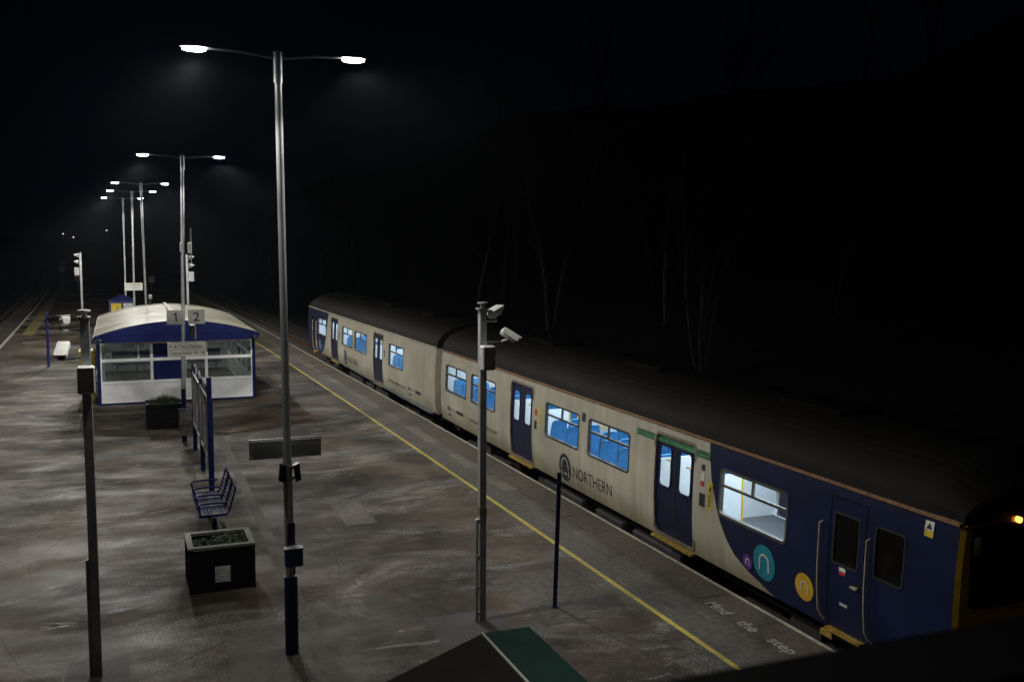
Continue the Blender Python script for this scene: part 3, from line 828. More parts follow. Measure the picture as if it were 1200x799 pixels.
# gangway bellows
gw = MB()
for i in range(7):
    ya = 28.02 + .08*i; r_ = 0 if i % 2 else .05
    gw.box(XC(28)-.55-r_, XC(28)+.55+r_, ya, ya+.08, .25, 2.25+r_)
gw.box(XC(28)-1.22, XC(28)+1.22, 28.24, 28.36, .3, 2.2)
gw.build('gangway', M['t_black'], root)

# markings on the platform side
def onside(y, z, o=.004): return (sx(y, z, -1, o), y, z)
def disc(mb_, cy, cz, r, o, n=36):
    v = [onside(cy, cz, o)] + [onside(cy+r*math.cos(2*PI*k/n), cz+r*math.sin(2*PI*k/n), o) for k in range(n)]
    mb_.add(v, [(0, 1+k, 1+(k+1) % n) for k in range(n)])
def arch(mb_, cy, cz, r, wd, o, leg=1.0, n=16):
    """letter n : semicircular top with two legs. r outer radius"""
    P_ = [(cy+r, cz-leg*r)] + [(cy+r*math.cos(PI*k/n), cz+r*math.sin(PI*k/n)) for k in range(n+1)] + [(cy-r, cz-leg*r)]
    q = r-wd; Q = [(cy+q, cz-leg*r)] + [(cy+q*math.cos(PI*k/n), cz+q*math.sin(PI*k/n)) for k in range(n+1)] + [(cy-q, cz-leg*r)]
    v = [onside(y, z, o) for y, z in P_] + [onside(y, z, o) for y, z in Q]; m_ = len(P_)
    mb_.add(v, [(i, i+1, m_+i+1, m_+i) for i in range(m_-1)])
def roundel(cy, cz, r, col, ncol, wd=.14, rr_=.42):
    mb_ = MB(); disc(mb_, cy, cz, r, .004); d = mb_.build('livery_roundel', M[col], root)
    mb_ = MB(); arch(mb_, cy, cz+.05*r, r*rr_, r*wd, .007, 1.15); mb_.build('roundel_letter', M[ncol], d)
roundel(12.54, .56, .12, 'purple', 'logo_w'); roundel(12.12, .67, .27, 'teal', 'logo_w', .11, .46); roundel(11.18, .61, .20, 'gold', 'logo_w', .10)
roundel(45.9, .62, .27, 'teal', 'logo_w', .11, .46); roundel(46.75, .60, .20, 'gold', 'logo_w', .10); roundel(45.48, .55, .12, 'purple', 'logo_w')
def wordmark(yc, zc, yt0, yt1, zt0, zt1):
    mb_ = MB(); disc(mb_, yc, zc, .30, .004); d = mb_.build('livery_roundel', M['ink'], root)
    mb_ = MB(); arch(mb_, yc, zc+.03, .185, .035, .007, 1.25); mb_.build('roundel_letter', M['body_flat'], d)
    mb_ = MB(); text(mb_, 'NORTHERN', yt0-yt1, zt1-zt0, lambda u, v: onside(yt0-u, zt0+v)); mb_.build('wordmark', M['ink'], root)
M['body_flat'] = P('offwhite_paint', (.52,.50,.43), .45, var=.08)
wordmark(19.24, .59, 18.84, 17.06, .46, .71)
wordmark(40.68, .60, 40.24, 38.45, .46, .71)
mb = MB(); text(mb, 'northernrailway.co.uk', 2.15, .15, lambda u, v: onside(25.50-u, .50+v)); mb.build('web_address', M['ink'], root)
mb = MB(); text(mb, 'northernrailway.co.uk', 2.15, .15, lambda u, v: onside(33.95-u, .48+v)); mb.build('web_address', M['ink'], root)
mb = MB()
for ys_, zs_ in ((27.35, .60), (31.4, .60)):
    disc(mb, ys_, zs_, .06, .004, 16)
    for a, b, c_, d_ in ((.08,.75,-.008,.008),(.75,1.35,-.05,.05),(.12,.16,-.05,.05),(.2,.24,-.05,.05),(-.03,.22,-.22,-.16)):
        mb.add([onside(ys_-a, zs_+c_), onside(ys_-b, zs_+c_), onside(ys_-b, zs_+d_), onside(ys_-a, zs_+d_)], [(0,1,2,3)])
mb.build('owner_mark', M['ink'], root)
# green strip over the leading doors
mb = MB(); sidebox(mb, 15.50, 16.13, 1.90, 2.02, -1, .001, .006, 2); sidebox(mb, 13.66, 14.06, 1.90, 2.02, -1, .001, .006, 2); sidebox(mb, 14.13, 15.42, 1.905, 2.03, -1, -.029, -.024, 2)
gs = mb.build('green_strip', M['t_green'], root)
mb = MB(); rr = random.Random(5); y = 16.08
while y > 13.70:
    if not (15.44 < y < 15.52 or 14.05 < y < 14.14):
        o = .0075 if (y > 15.5 or y < 14.08) else -.022
        h_ = rr.uniform(.035, .065); sidebox(mb, y-.014, y, 1.93, 1.93+h_, -1, o-.001, o, 1)
        if rr.random() < .6: sidebox(mb, y-.04, y-.016, 1.93, 1.95, -1, o-.001, o, 1)
    y -= .062
mb.build('strip_marks', M['t_green_l'], gs)
# notices beside doors
def plate(y0, y1, z0, z1, mat, name='door_notice'):
    mb_ = MB(); sidebox(mb_, y0, y1, z0, z1, -1, .001, .006, 2); return mb_.build(name, M[mat], root)
for dy, far in ((0, 0), (6.98, 1)):
    if not far:
        plate(13.80, 13.90, 1.70, 1.80, 'ink'); p = plate(13.80, 13.90, 1.53, 1.66, 'white_poster'); plate(13.80, 13.90, 1.44, 1.52, 'red')
        plate(13.76, 13.92, 1.10, 1.32, 'ink', 'door_button_panel')
        yv = plate(13.54, 13.68, 1.10, 1.55, 'yellow_poster', 'yellow_notice')
        mb_ = MB(); sidebox(mb_, 13.585, 13.63, 1.40, 1.48, -1, .007, .008, 1)
        for q in range(5): sidebox(mb_, 13.57, 13.65, 1.16+.04*q, 1.175+.04*q, -1, .007, .008, 1)
        mb_.build('notice_print', M['ink'], yv)
    else:
        plate(20.80, 20.90, 1.46, 1.60, 'red'); plate(20.80, 20.92, 1.14, 1.34, 'ink', 'door_button_panel'); plate(20.60, 20.70, 1.30, 1.70, 'yellow_poster', 'yellow_notice')
plate(18.29, 18.46, 1.74, 1.92, 'ink', 'side_vent')
plate(34.40, 34.50, 1.3, 1.55, 'ink', 'door_button_panel'); plate(41.75, 41.85, 1.3, 1.55, 'ink', 'door_button_panel')
pw = plate(8.90, 9.04, 1.96, 2.15, 'yellow_poster', 'warning_label')
mb = MB(); sidebox(mb, 8.90, 9.04, 2.04, 2.15, -1, .007, .009, 1); mb.build('label_upper', M['sign_white'], pw)
mb = MB(); v = [onside(8.99+.0, 2.13, .011), onside(8.93, 2.055, .011), onside(9.01, 2.055, .011)]; mb.add([onside(8.97,2.135,.011), onside(8.925,2.055,.011), onside(9.015,2.055,.011)], [(0,1,2)]); mb.build('label_symbol', M['ink'], pw)
plate(10.34, 10.46, 1.08, 1.13, 'sign_white', 'cab_door_label'); plate(10.34, 10.46, 1.03, 1.077, 'red', 'cab_door_label')
mb = MB(); text(mb, '150111', .17, .05, lambda u, v: onside(10.45-u, .62+v)); 
mb = MB()
for k in range(6): sidebox(mb, 10.44-.026*k-.018, 10.44-.026*k, .61, .65, -1, .002, .005, 1)
mb.build('unit_number', M['logo_w'], root)
mb = MB(); mb.box(sx(10.15,.94,-1,.05)-.0, sx(10.15,.94,-1,0), 10.08, 10.20, .93, .955); mb.build('cab_door_handle', M['rail_cream'], root)
plate(10.06, 10.24, .90, 1.0, 't_black', 'handle_recess')

# ------------------------------------------------------------------ LAMP POSTS
def lamp_post(x, y, xt, label, zt=7.72, light=1.0, heads=(0.92, 2.96), lit=(1, 1)):
    t = thing('lamp_post', (x, y, 0), label, 'lamp post', 'twin-headed lamp posts down the middle of the platform')
    mb_ = MB(); mb_.tube([(x, y, 0), (x+(xt-x)*.35, y, 2.6), (x+(xt-x)*.36, y, 2.65), (xt, y, zt+.05)], [.062, .060, .050, .045], 20); mb_.build('pole', M['lamp_post'], t, True)
    mb_ = MB(); mb_.tube([(xt, y, zt-.32), (xt, y, zt+.06)], .058, 16); mb_.build('pole_cap', M['lamp_post'], t, True)
    for s_, hx in ((-1, xt-.88), (1, xt+.84)):
        mb_ = MB(); mb_.tube([(xt, y, zt-.01), (xt+s_*.45, y, zt+.04), (hx, y, zt+.05)], [.026, .022, .02], 10)
        mb_.build('arm', M['galv_dark'], t, True)
        hd = MB(); v = []; f = []
        L = [(-.14,.018,.02),(-.08,.05,.045),(.05,.09,.06),(.18,.085,.05),(.26,.05,.03),(.28,.01,.01)]
        for dx, wy, hz in L:
            xx = hx+s_*dx*1.0
            v += [(xx, y-wy, zt+.045), (xx, y-wy*.7, zt+.045+hz), (xx, y+wy*.7, zt+.045+hz), (xx, y+wy, zt+.045)]
        for i in range(len(L)-1):
            for k in range(4):
                j = (k+1) % 4; f.append((4*i+k, 4*i+j, 4*i+4+j, 4*i+4+k))
        f += [(0,1,2,3), (4*len(L)-1,4*len(L)-2,4*len(L)-3,4*len(L)-4)]
        hd.add(v, f); ho = hd.build('lantern', M['galv_dark'], t, 50)
        ln = MB(); v = []; f = []
        L2 = [(-.02,.045),(.05,.08),(.18,.075),(.25,.04)]
        for dx, wy in L2: v += [(hx+s_*dx, y-wy, zt+.042), (hx+s_*dx, y+wy, zt+.042), (hx+s_*dx, y+wy*.5, zt+.03-wy*.38), (hx+s_*dx, y-wy*.5, zt+.03-wy*.38)]
        for i in range(len(L2)-1):
            for k in range(4):
                j = (k+1) % 4; f.append((4*i+k, 4*i+j, 4*i+4+j, 4*i+4+k))
        f += [(0,1,2,3), (12,13,14,15)]
        ln.add(v, f).build('lamp_lens', M['lens'], ho)
        ld = bpy.data.lights.new('lamp_light', 'SPOT'); ld.energy = LAMP_W*light; ld.color = (1.0,.975,.91)
        ld.spot_size = math.radians(172); ld.spot_blend = .12; ld.shadow_soft_size = .06
        ld.use_nodes = True; lt_ = ld.node_tree; em = lt_.nodes.get('Emission')
        tcn = lt_.nodes.new('ShaderNodeTexCoord'); sp = lt_.nodes.new('ShaderNodeSeparateXYZ'); lt_.links.new(tcn.outputs['Normal'], sp.inputs[0])
        az = lt_.nodes.new('ShaderNodeMath'); az.operation = 'ABSOLUTE'; lt_.links.new(sp.outputs['Z'], az.inputs[0])
        dv = []
        for ax in ('X', 'Y'):
            d_ = lt_.nodes.new('ShaderNodeMath'); d_.operation = 'DIVIDE'; lt_.links.new(sp.outputs[ax], d_.inputs[0]); lt_.links.new(az.outputs[0], d_.inputs[1]); dv.append(d_)
        ab_ = lt_.nodes.new('ShaderNodeMath'); ab_.operation = 'ABSOLUTE'; lt_.links.new(dv[0].outputs[0], ab_.inputs[0])
        sk_ = lt_.nodes.new('ShaderNodeMath'); sk_.operation = 'MULTIPLY_ADD'; lt_.links.new(ab_.outputs[0], sk_.inputs[0]); sk_.inputs[1].default_value = -.85; lt_.links.new(dv[1].outputs[0], sk_.inputs[2])
        cb = lt_.nodes.new('ShaderNodeCombineXYZ'); lt_.links.new(dv[0].outputs[0], cb.inputs[0]); lt_.links.new(sk_.outputs[0], cb.inputs[1])
        mp = lt_.nodes.new('ShaderNodeMapping'); mp.inputs['Scale'].default_value = (1.7, 3.0, 1); mp.inputs['Location'].default_value = (hx*.7+s_, y*.31, 0)
        lt_.links.new(cb.outputs[0], mp.inputs[0])
        ns = lt_.nodes.new('ShaderNodeTexNoise'); ns.inputs['Scale'].default_value = 1.0; ns.inputs['Detail'].default_value = 3; ns.inputs['Distortion'].default_value = 1.1
        lt_.links.new(mp.outputs[0], ns.inputs[0])
        mr = lt_.nodes.new('ShaderNodeMapRange'); mr.inputs['From Min'].default_value = .34; mr.inputs['From Max'].default_value = .68
        mr.inputs['To Min'].default_value = .38; mr.inputs['To Max'].default_value = 1.55
        lt_.links.new(ns.outputs[0], mr.inputs[0])
        def mth(op, a, b_=None):
            q = lt_.nodes.new('ShaderNodeMath'); q.operation = op; lt_.links.new(a, q.inputs[0])
            if b_ is not None:
                if isinstance(b_, (int, float)): q.inputs[1].default_value = b_
                else: lt_.links.new(b_, q.inputs[1])
            return q.outputs[0]
        def mrange(src, a, b_, c_, d_):
            q = lt_.nodes.new('ShaderNodeMapRange'); q.interpolation_type = 'SMOOTHSTEP'
            for nm_, v_ in zip(('From Min','From Max','To Min','To Max'), (a, b_, c_, d_)): q.inputs[nm_].default_value = v_
            lt_.links.new(src, q.inputs['Value']); return q.outputs[0]
        gob = lt_.nodes.new('ShaderNodeMix'); gob.data_type = 'FLOAT'; gob.inputs[3].default_value = 1.0
        lt_.links.new(mr.outputs[0], gob.inputs[2]); lt_.links.new(mrange(mth('ABSOLUTE', dv[0].outputs[0]), .75, 1.1, 0.0, .85), gob.inputs[0])
        lat = mrange(mth('ABSOLUTE', dv[0].outputs[0]), .95, 1.7, 1.0, .06)      # side cut-off of the lantern optics
        lon = mrange(mth('ABSOLUTE', dv[1].outputs[0]), .2, 2.4, .85, 2.8)      # thrown along the platform
        inn = mrange(mth('MULTIPLY', dv[0].outputs[0], float(s_)), -.12, .40, .42, 1.1)      # thrown outwards, away from the post
        lt_.links.new(mth('MULTIPLY', mth('MULTIPLY', mth('MULTIPLY', gob.outputs[0], lat), lon), inn), em.inputs['Strength'])
        lo = bpy.data.objects.new('lamp_light', ld); C.objects.link(lo)
        lo.parent = ho; lo.location = Vector((hx+s_*.12, y, zt-.14)) - parent_world(ho)
    return t
t1 = lamp_post(2.0, 12.9, 1.95, 'tall grey twin-headed lamp post nearest the camera, with navy sleeve at its foot')
mb = MB(); mb.tube([(2.0,12.9,0),(2.0,12.9,1.06)], .088, 16); mb.tube([(2.0,12.9,.44),(2.0,12.9,.47)], .096, 16); mb.build('base_sleeve', M['navy_dark'], t1, True)
mb = MB(); mb.tube([(2.0,12.9,1.49),(2.0,12.9,1.78)], .068, 16); mb.build('band', M['navy_dark'], t1, True)
lamp_post(1.56, 28.32, 1.72, 'second lamp post, standing in front of the shelter and carrying the platform number signs', 7.62, 1.35)
lamp_post(1.13, 44.6, 1.04, 'lamp post just behind the shelter, right-hand one of the three distant posts', 7.70, 1.3)
lamp_post(.72, 52.2, .80, 'middle one of the three distant lamp posts, carrying the small white board', 7.70)
lamp_post(.42, 61.45, .45, 'farthest and shortest-looking lamp post, left-hand one of the three distant posts', 7.70)

# things on the nearest lamp post
ns_ = thing('station_nameboard', (1.97, 12.98, 2.62), 'long grey station nameboard seen from its back, clamped across the nearest lamp post', 'station sign')
mb = MB(); mb.box(1.51, 2.44, 13.0, 13.02, 2.62, 2.88); mb.build('board', M['sign_back'], ns_)
mb = MB()
for z0 in (2.635, 2.835): mb.box(1.53, 2.42, 12.975, 12.998, z0, z0+.02)
mb.build('stiffening_rail', M['galv'], ns_)
mb = MB(); 
for x_ in (1.53, 2.42):
    for z_ in (2.645, 2.845): mb.tube([(x_, 12.999, z_),(x_, 12.97, z_)], .012, 8)
mb.build('bolt', M['galv'], ns_)
bx = thing('control_box', (2.02, 12.84, 1.23), 'small blue control box strapped to the nearest lamp post at waist height', 'control box')
mb = MB(); mb.bev(1.905, 2.135, 12.70, 12.82, 1.235, 1.47, .012); mb.build('cabinet', M['box_blue'], bx)
mb = MB(); mb.box(1.90, 2.14, 12.69, 12.83, 1.47, 1.485); mb.build('lid', M['galv_dark'], bx)
mb = MB(); mb.tube([(2.03,12.78,1.24),(2.03,12.78,1.12)], .015, 8); mb.build('cable_gland', M['black'], bx)
sp_t = thing('loudspeaker_pair', (2.0, 12.9, 2.3), 'pair of small loudspeakers clamped to the nearest lamp post below its nameboard', 'loudspeaker')
for dx, mt in ((-.10, 'trimedge'), (.12, 'black')):
    mb = MB(); v = []
    c0 = Vector((2.0+dx*.6, 12.88, 2.45)); sgn = 1 if dx > 0 else -1
    mb.obox(c0+Vector((sgn*.03,0,0)), (.035,0,.012*sgn), (0,.05,0), (-.01*sgn,0,.11)); mb.build('loudspeaker', M['brown' if dx < 0 else 'black'], sp_t)
mb = MB(); mb.tube([(2.0,12.9,2.36),(2.0,12.9,2.40)], .068, 14); mb.tube([(2.0,12.9,2.50),(2.0,12.9,2.54)], .068, 14); mb.build('clamp', M['galv'], sp_t, True)

# signs on the second lamp post
for (x0, x1, ch) in ((1.20, 1.63, '1'), (1.75, 2.18, '2')):
    s_ = thing('platform_number_sign', ((x0+x1)/2, 28.16, 3.17), ('left-hand square grey sign reading 1, on the second lamp post' if ch == '1' else 'right-hand square grey sign reading 2, on the second lamp post'), 'platform sign')
    mb = MB(); mb.box(x0, x1, 28.15, 28.17, 3.165, 3.555); mb.build('plate', M['sign'], s_)
    mb = MB(); wn = .10 if ch == '1' else .165
    xm = (x0+x1)/2
    if ch == '1': mb.add([(xm+.005,28.146,3.245),(xm+.045,28.146,3.245),(xm+.045,28.146,3.48),(xm+.012,28.146,3.48),(xm-.05,28.146,3.435),(xm-.05,28.146,3.40),(xm+.005,28.146,3.43)], [(0,1,2,6),(6,2,3),(6,3,4,5)])
    else: text(mb, ch, wn, .235, lambda u, v: (xm-wn/2+u, 28.146, 3.245+v), .012)
    mb.build('numeral', M['ink'], s_)
s_ = thing('direction_sign', (1.69, 28.16, 2.28), 'wide pale sign with arrows and two lines of train directions, below the platform numbers', 'direction sign')
mb = MB(); mb.box(1.20, 2.19, 28.15, 28.17, 2.285, 2.68); mb.build('plate', M['sign_white'], s_)
mb = MB()
text(mb, 'Trains to Manchester', .62, .085, lambda u, v: (1.50+u, 28.146, 2.525+v)); text(mb, 'Trains to Sheffield', .56, .085, lambda u, v: (1.27+u, 28.146, 2.345+v))
def arrow(mb_, x, z, d):
    mb_.add([(x-d*.045,28.146,z),(x,28.146,z+.03),(x,28.146,z-.03)], [(0,1,2)]); a, b = sorted((x, x+d*.05)); mb_.add([(a,28.146,z-.008),(b,28.146,z-.008),(b,28.146,z+.008),(a,28.146,z+.008)], [(0,1,2,3)])
arrow(mb, 1.275, 2.565, 1); arrow(mb, 2.11, 2.385, -1); mb.add([(1.24,28.147,2.478),(2.15,28.147,2.478),(2.15,28.147,2.484),(1.24,28.147,2.484)], [(0,1,2,3)])
mb.build('lettering', M['ink'], s_)
mb = MB()
for x_, z_ in ((1.40, 2.565), (1.93, 2.385)):
    for dz, sg in ((.014, 1), (-.014, -1)):
        mb.add([(x_-.045,28.146,z_+dz-.006),(x_+.045,28.146,z_+dz-.006),(x_+.045,28.146,z_+dz+.006),(x_-.045,28.146,z_+dz+.006)], [(0,1,2,3)])
        mb.add([(x_-.03*sg,28.145,z_+dz+sg*.03),(x_-.015*sg,28.145,z_+dz+sg*.03),(x_+.03*sg,28.145,z_+dz-sg*.03),(x_+.015*sg,28.145,z_+dz-sg*.03)], [(0,1,2,3)])
mb.build('rail_symbol', M['red'], s_)
ab = thing('aerial_box', (1.75, 28.35, 5.0), 'small white aerial box high on the second lamp post', 'aerial box')
mb = MB(); mb.bev(1.80, 1.90, 28.25, 28.4, 5.07, 5.36, .01); mb.bev(1.60, 1.66, 28.28, 28.38, 5.10, 5.36, .01); mb.build('box', M['white_cam'], ab)
mb = MB(); mb.tube([(1.88,28.3,4.8),(1.88,28.3,5.75)], .02, 8); mb.build('aerial', M['galv'], ab)
cd = thing('clock_display', (1.78, 28.6, 2.8), 'small dark display hanging beside the second lamp post under number 2', 'display')
mb = MB(); mb.bev(1.80, 1.94, 28.3, 28.75, 2.76, 3.12, .01); mb.build('casing', M['black'], cd)
mb = MB(); mb.box(1.925, 1.955, 28.26, 28.29, 2.74, 3.14); mb.box(1.80, 1.955, 28.26, 28.29, 3.10, 3.13); mb.build('frame', M['galv'], cd)

# ------------------------------------------------------------------ CCTV POSTS
def housing(mb_, c, d, L=.245, r=.062):
    """rounded camera housing along direction d with sun shield"""
    c = Vector(c); d = Vector(d).normalized(); s = d.cross(Vector((0,0,1))).normalized(); u = s.cross(d)
    n = 14; v = []; f = []
    for t_, k in ((-.5,.75),(-.42,1),(.42,1),(.5,.92)):
        for i in range(n):
            a = 2*PI*i/n; ca, sa = math.cos(a), math.sin(a)
            v.append(c + d*L*t_ + s*r*k*math.copysign(abs(ca)**.7, ca) + u*r*k*.85*math.copysign(abs(sa)**.7, sa))
    for j in range(3):
        for i in range(n):
            q = (i+1) % n; f.append((j*n+i, j*n+q, (j+1)*n+q, (j+1)*n+i))
    f += [tuple(range(n-1,-1,-1)), tuple(3*n+i for i in range(n))]
    mb_.add(v, f)
    mb_.obox(c + u*r*1.0 + d*.03, d*L*.56, s*r*1.05, u*.006)
    mb_.obox(c + u*r*.6 + d*.03 + s*r*1.08, d*L*.50, s*.005, u*r*.45); mb_.obox(c + u*r*.6 + d*.03 - s*r*1.08, d*L*.50, s*.005, u*r*.45)
    return c + d*L*.52
def cctv_post(x, y, zt, label, side, cams, boxw=.20, w_=.05, mat='galv', near=True, boxz=(3.66, 4.0), boxdx=0.):
    t = thing('camera_post', (x, y, 0), label, 'camera post', 'camera posts')
    mb_ = MB(); mb_.bev(x-w_, x+w_, y-w_, y+w_, 0, zt-.10, .006); mb_.build('post', M[mat], t)
    mb_ = MB(); mb_.box(x-w_-.03, x+w_+.01, y-w_-.01, y+w_+.01, zt-.10, zt-.08); mb_.tube([(x,y,zt-.08),(x,y,zt-.02)], .03, 14); mb_.tube([(x,y,zt-.02),(x,y,zt)], .075, 18); mb_.build('post_cap', M['galv'], t)
    mb_ = MB(); mb_.bev(x-boxw/2+boxdx, x+boxw/2+boxdx, y-w_-.16, y-w_-.002, boxz[0], boxz[1], .015); jb = mb_.build('junction_box', M['greybox' if near else 'galv_dark'], t)
    if near:
        mb_ = MB()
        for a in (-1, 1):
            for b in (boxz[0]+.03, boxz[1]-.03): mb_.tube([(x+boxdx+a*(boxw/2-.03), y-w_-.158, b), (x+boxdx+a*(boxw/2-.03), y-w_-.166, b)], .012, 8)
        mb_.build('screw', M['black'], jb)
    for (cx, cz, d, yo) in cams:
        mb_ = MB(); tip = housing(mb_, (cx, y-.03+yo, cz), d); co = mb_.build('camera', M['white_cam' if near else 'greybox'], t, 40)
        mb_ = MB(); dd_ = Vector(d).normalized(); mb_.tube([tip-dd_*.012, tip+dd_*.004], .036, 14); mb_.build('lens_glass', M['black'], co)
        mb_ = MB(); mb_.tube([(x+side*w_, y, cz-.11), (cx, y, cz-.11), (cx, y-.03+yo, cz-.05)], .016, 8); mb_.build('bracket', M['galv'], co, True)
    if near:
        mb_ = MB(); sx_ = x - w_ - (.035 if side > 0 else .016)
        mb_.tube([(sx_, y-.02, 0), (sx_, y-.02, 1.50)], .022, 10)
        for z_ in (.12, .5, .95, 1.48): mb_.bev(min(sx_, x)-.01, max(sx_, x)-w_+.01, y-.045, y+.01, z_-.03, z_+.03, .004)
        mb_.build('hinge_strut', M['galv'] if side > 0 else M['galv_dark'], t)
    return t
cp = cctv_post(4.745, 13.1, 4.60, 'grey camera post standing on the square tarmac patch beside the train, with two white cameras', 1,
          [(4.955, 4.44, (.75, .55, .25), .10), (5.03, 4.15, (.72, -.45, -.50), -.26)], .19, .05, 'galv', True, (3.66, 4.0), .03)
mb = MB(); mb.box(4.692, 4.798, 13.047, 13.153, 1.57, 1.67); mb.build('yellow_band', M['yellow_faded'], cp)
cctv_post(-.385, 13.1, 4.60, 'dark grey camera post at the lower left, its white camera pointing down', -1,
          [(-.655, 4.46, (-.45, .6, -.1), .12), (-.63, 4.12, (-.16, -.85, -.52), -.10)], .20, .055, 'galv_dark', True, (3.60, 3.93), 0.)
cctv_post(-2.03, 66, 4.6, 'distant thin camera post near the faded yellow line of the left platform edge', -1,
          [(-2.25, 4.45, (-.9,-.4,-.2), 0), (-2.25, 4.05, (-.9,-.4,-.3), 0)], .28, .06, 'galv_dark', False, (3.2, 3.7), -.22)
cctv_post(3.62, 58, 4.6, 'distant thin camera post rising behind the right half of the shelter roof', 1,
          [(3.86, 4.45, (.9,-.4,-.1), 0), (3.86, 4.0, (.9,-.4,-.3), 0)], .30, .06, 'galv_dark', False, (3.1, 3.65), .2)

# slim posts
def slim_post(x, y, xt, h, r, label):
    t = thing('navy_post', (x, y, 0), label, 'post')
    mb_ = MB(); mb_.tube([(x,y,0),(xt,y,h)], r, 14); mb_.build('shaft', M['navy_post'], t, True)
    mb_ = MB(); mb_.tube([(xt,y,h),(xt,y,h+.012)], r*1.12, 14); mb_.tube([(x,y,.0),(x,y,.012)], r*1.8, 14); mb_.build('fitting', M['navy_dark'], t, True)
slim_post(5.945, 13.2, 6.0, 2.03, .034, 'slim navy post standing alone between the camera post and the train')
slim_post(-2.83, 46.4, -2.82, 2.29, .055, 'slim navy post on the left platform beyond the left camera post')

# ------------------------------------------------------------------ SHELTER
SH = thing('waiting_shelter', (1.82, 39.2, 0), 'navy and white glazed waiting shelter with curved cream roof, in the middle of the platform', 'shelter')
X0, X1, YF, YB, ZT = -.60, 4.24, 35.0, 43.4, 2.06
pc = MB()
for x_ in (X0-.05, X1+.05):
    for y_ in (YF+.02, (YF+YB)/2, YB-.02):
        pc.box(x_-.055, x_+.055, y_-.055, y_+.055, 0, 2.14)
pc.build('corner_post', M['navy'], SH)
def glazed(name, horiz, c, a0, a1, cols, flip=False, solid=None):
    """a framed wall panel; horiz: runs along x at y=c, otherwise along y at x=c"""
    fr = MB(); lo = MB(); gl = MB(); nv = MB()
    def bx_(mb_, u0, u1, w0, w1, z0, z1):
        if horiz: mb_.box(u0, u1, c+w0, c+w1, z0, z1)
        else: mb_.box(c+w0, c+w1, u0, u1, z0, z1)
    us = [a0] + cols + [a1]
    for i, u in enumerate(us):
        k = .045; fr_z = (.06, ZT)
        bx_(fr, max(a0, u-k), min(a1, u+k), -.035, .035, *fr_z)
    for i in range(len(us)-1):
        u0, u1 = us[i]+.045, us[i+1]-.045
        for z0, z1 in ((.06, .10), (.68, .78), (1.42, 1.52), (1.99, 2.06)): bx_(fr, u0, u1, -.03, .03, z0, z1)
        bx_(lo, u0, u1, -.012, .012, .10, .68)
        tgt = nv if (solid and i in solid) else gl
        for z0, z1 in ((.78, 1.42), (1.52, 1.99)): bx_(tgt, u0, u1, -.006, .006, z0, z1)
    f = fr.build(name, M['white'], SH); lo.build('lower_panel', M['white'], f); 
    if gl.v: gl.build('pane', M['glass_dusty'], f)
    if nv.v: nv.build('navy_panel', M['navy'], f)
    sk = MB(); bx_(sk, a0, a1, -.04, .04, .0, .06); sk.build('plinth', M['navy'], f)
glazed('wall_frame', True, YF, X0, X1, [.98, 2.02, 2.72], solid=[1])
glazed('wall_frame', True, YB, X0, X1, [1.0, 2.4, 3.3])
glazed('wall_frame', False, X0, YF+.1, YB-.1, [36.8, 38.4, 41.6], solid=[2])
glazed('wall_frame', False, X1, YF+.1, YB-.1, [36.6, 38.2, 39.8, 41.6])
mb = MB(); mb.box(.55, .60, YF-.001+.0, YF+.04, 1.52, 1.99); mb.build('mullion', M['white'], SH)
# roof: barrel vault across x
n = 28; YR0, YR1 = 34.45, 44.0
RX0, RX1 = -.76, 4.40
def rzz(k): 
    u = 2*k-1; return 2.27 + .46*(1-u*u)
v = []; f = []; rows_ = 60
for j in range(rows_+1):
    y = YR0 + (YR1-YR0)*j/rows_; cor = .02*(1 if j % 2 else 0)
    for i in range(n+1):
        k = i/n; v.append((RX0+(RX1-RX0)*k, y, rzz(k)+cor+.02))
for j in range(rows_):
    for i in range(n): f.append((j*(n+1)+i, j*(n+1)+i+1, (j+1)*(n+1)+i+1, (j+1)*(n+1)+i))
rf = MB().add(v, f).build('roof', M['roof_cream'], SH, 60)
mb = MB(); v = []; f = []
mb.box(1.74, 1.84, YR0-.02, YR1, rzz(.49)+.03, rzz(.49)+.085)
for yq in (YR0+.0, ):
    for i in range(n):
        k0, k1 = i/n, (i+1)/n; xa, xb_ = RX0+(RX1-RX0)*k0, RX0+(RX1-RX0)*k1
        mb.add([(xa,yq-.03,rzz(k0)+.06),(xb_,yq-.03,rzz(k1)+.06),(xb_,yq+.06,rzz(k1)+.06),(xa,yq+.06,rzz(k0)+.06)], [(0,1,2,3)])
mb.build('roof_trim', M['trimedge'], rf)
for yq in (YR0+.02, YB+.05):
    mb = MB(); v = []; f = []
    for i in range(n+1):
        k = i/n; x_ = RX0+(RX1-RX0)*k; zb = 2.10 if .045 < k < .955 else 2.23
        v += [(x_, yq-.02, zb), (x_, yq-.02, rzz(k)+.045), (x_, yq+.02, zb), (x_, yq+.02, rzz(k)+.045)]
    for i in range(n):
        a = 4*i; f += [(a,a+4,a+5,a+1), (a+2,a+3,a+7,a+6), (a+1,a+5,a+7,a+3), (a,a+2,a+6,a+4)]
    mb.add(v, f).build('gable_fascia', M['navy'], SH)
    mb = MB(); mb.box(RX0+.15, RX1-.15, yq-.035, yq-.021, 2.33, 2.35); mb.build('fascia_rail', M['navy'], SH)
mb = MB(); mb.box(RX0-.03, RX0+.06, YR0, YR1, 2.20, 2.285); mb.box(RX1-.06, RX1+.03, YR0, YR1, 2.20, 2.285); mb.box(X0-.05,X1+.05,YF-.02,YF+.06,2.06,2.12); mb.build('eaves_beam', M['navy'], SH)
mb = MB()
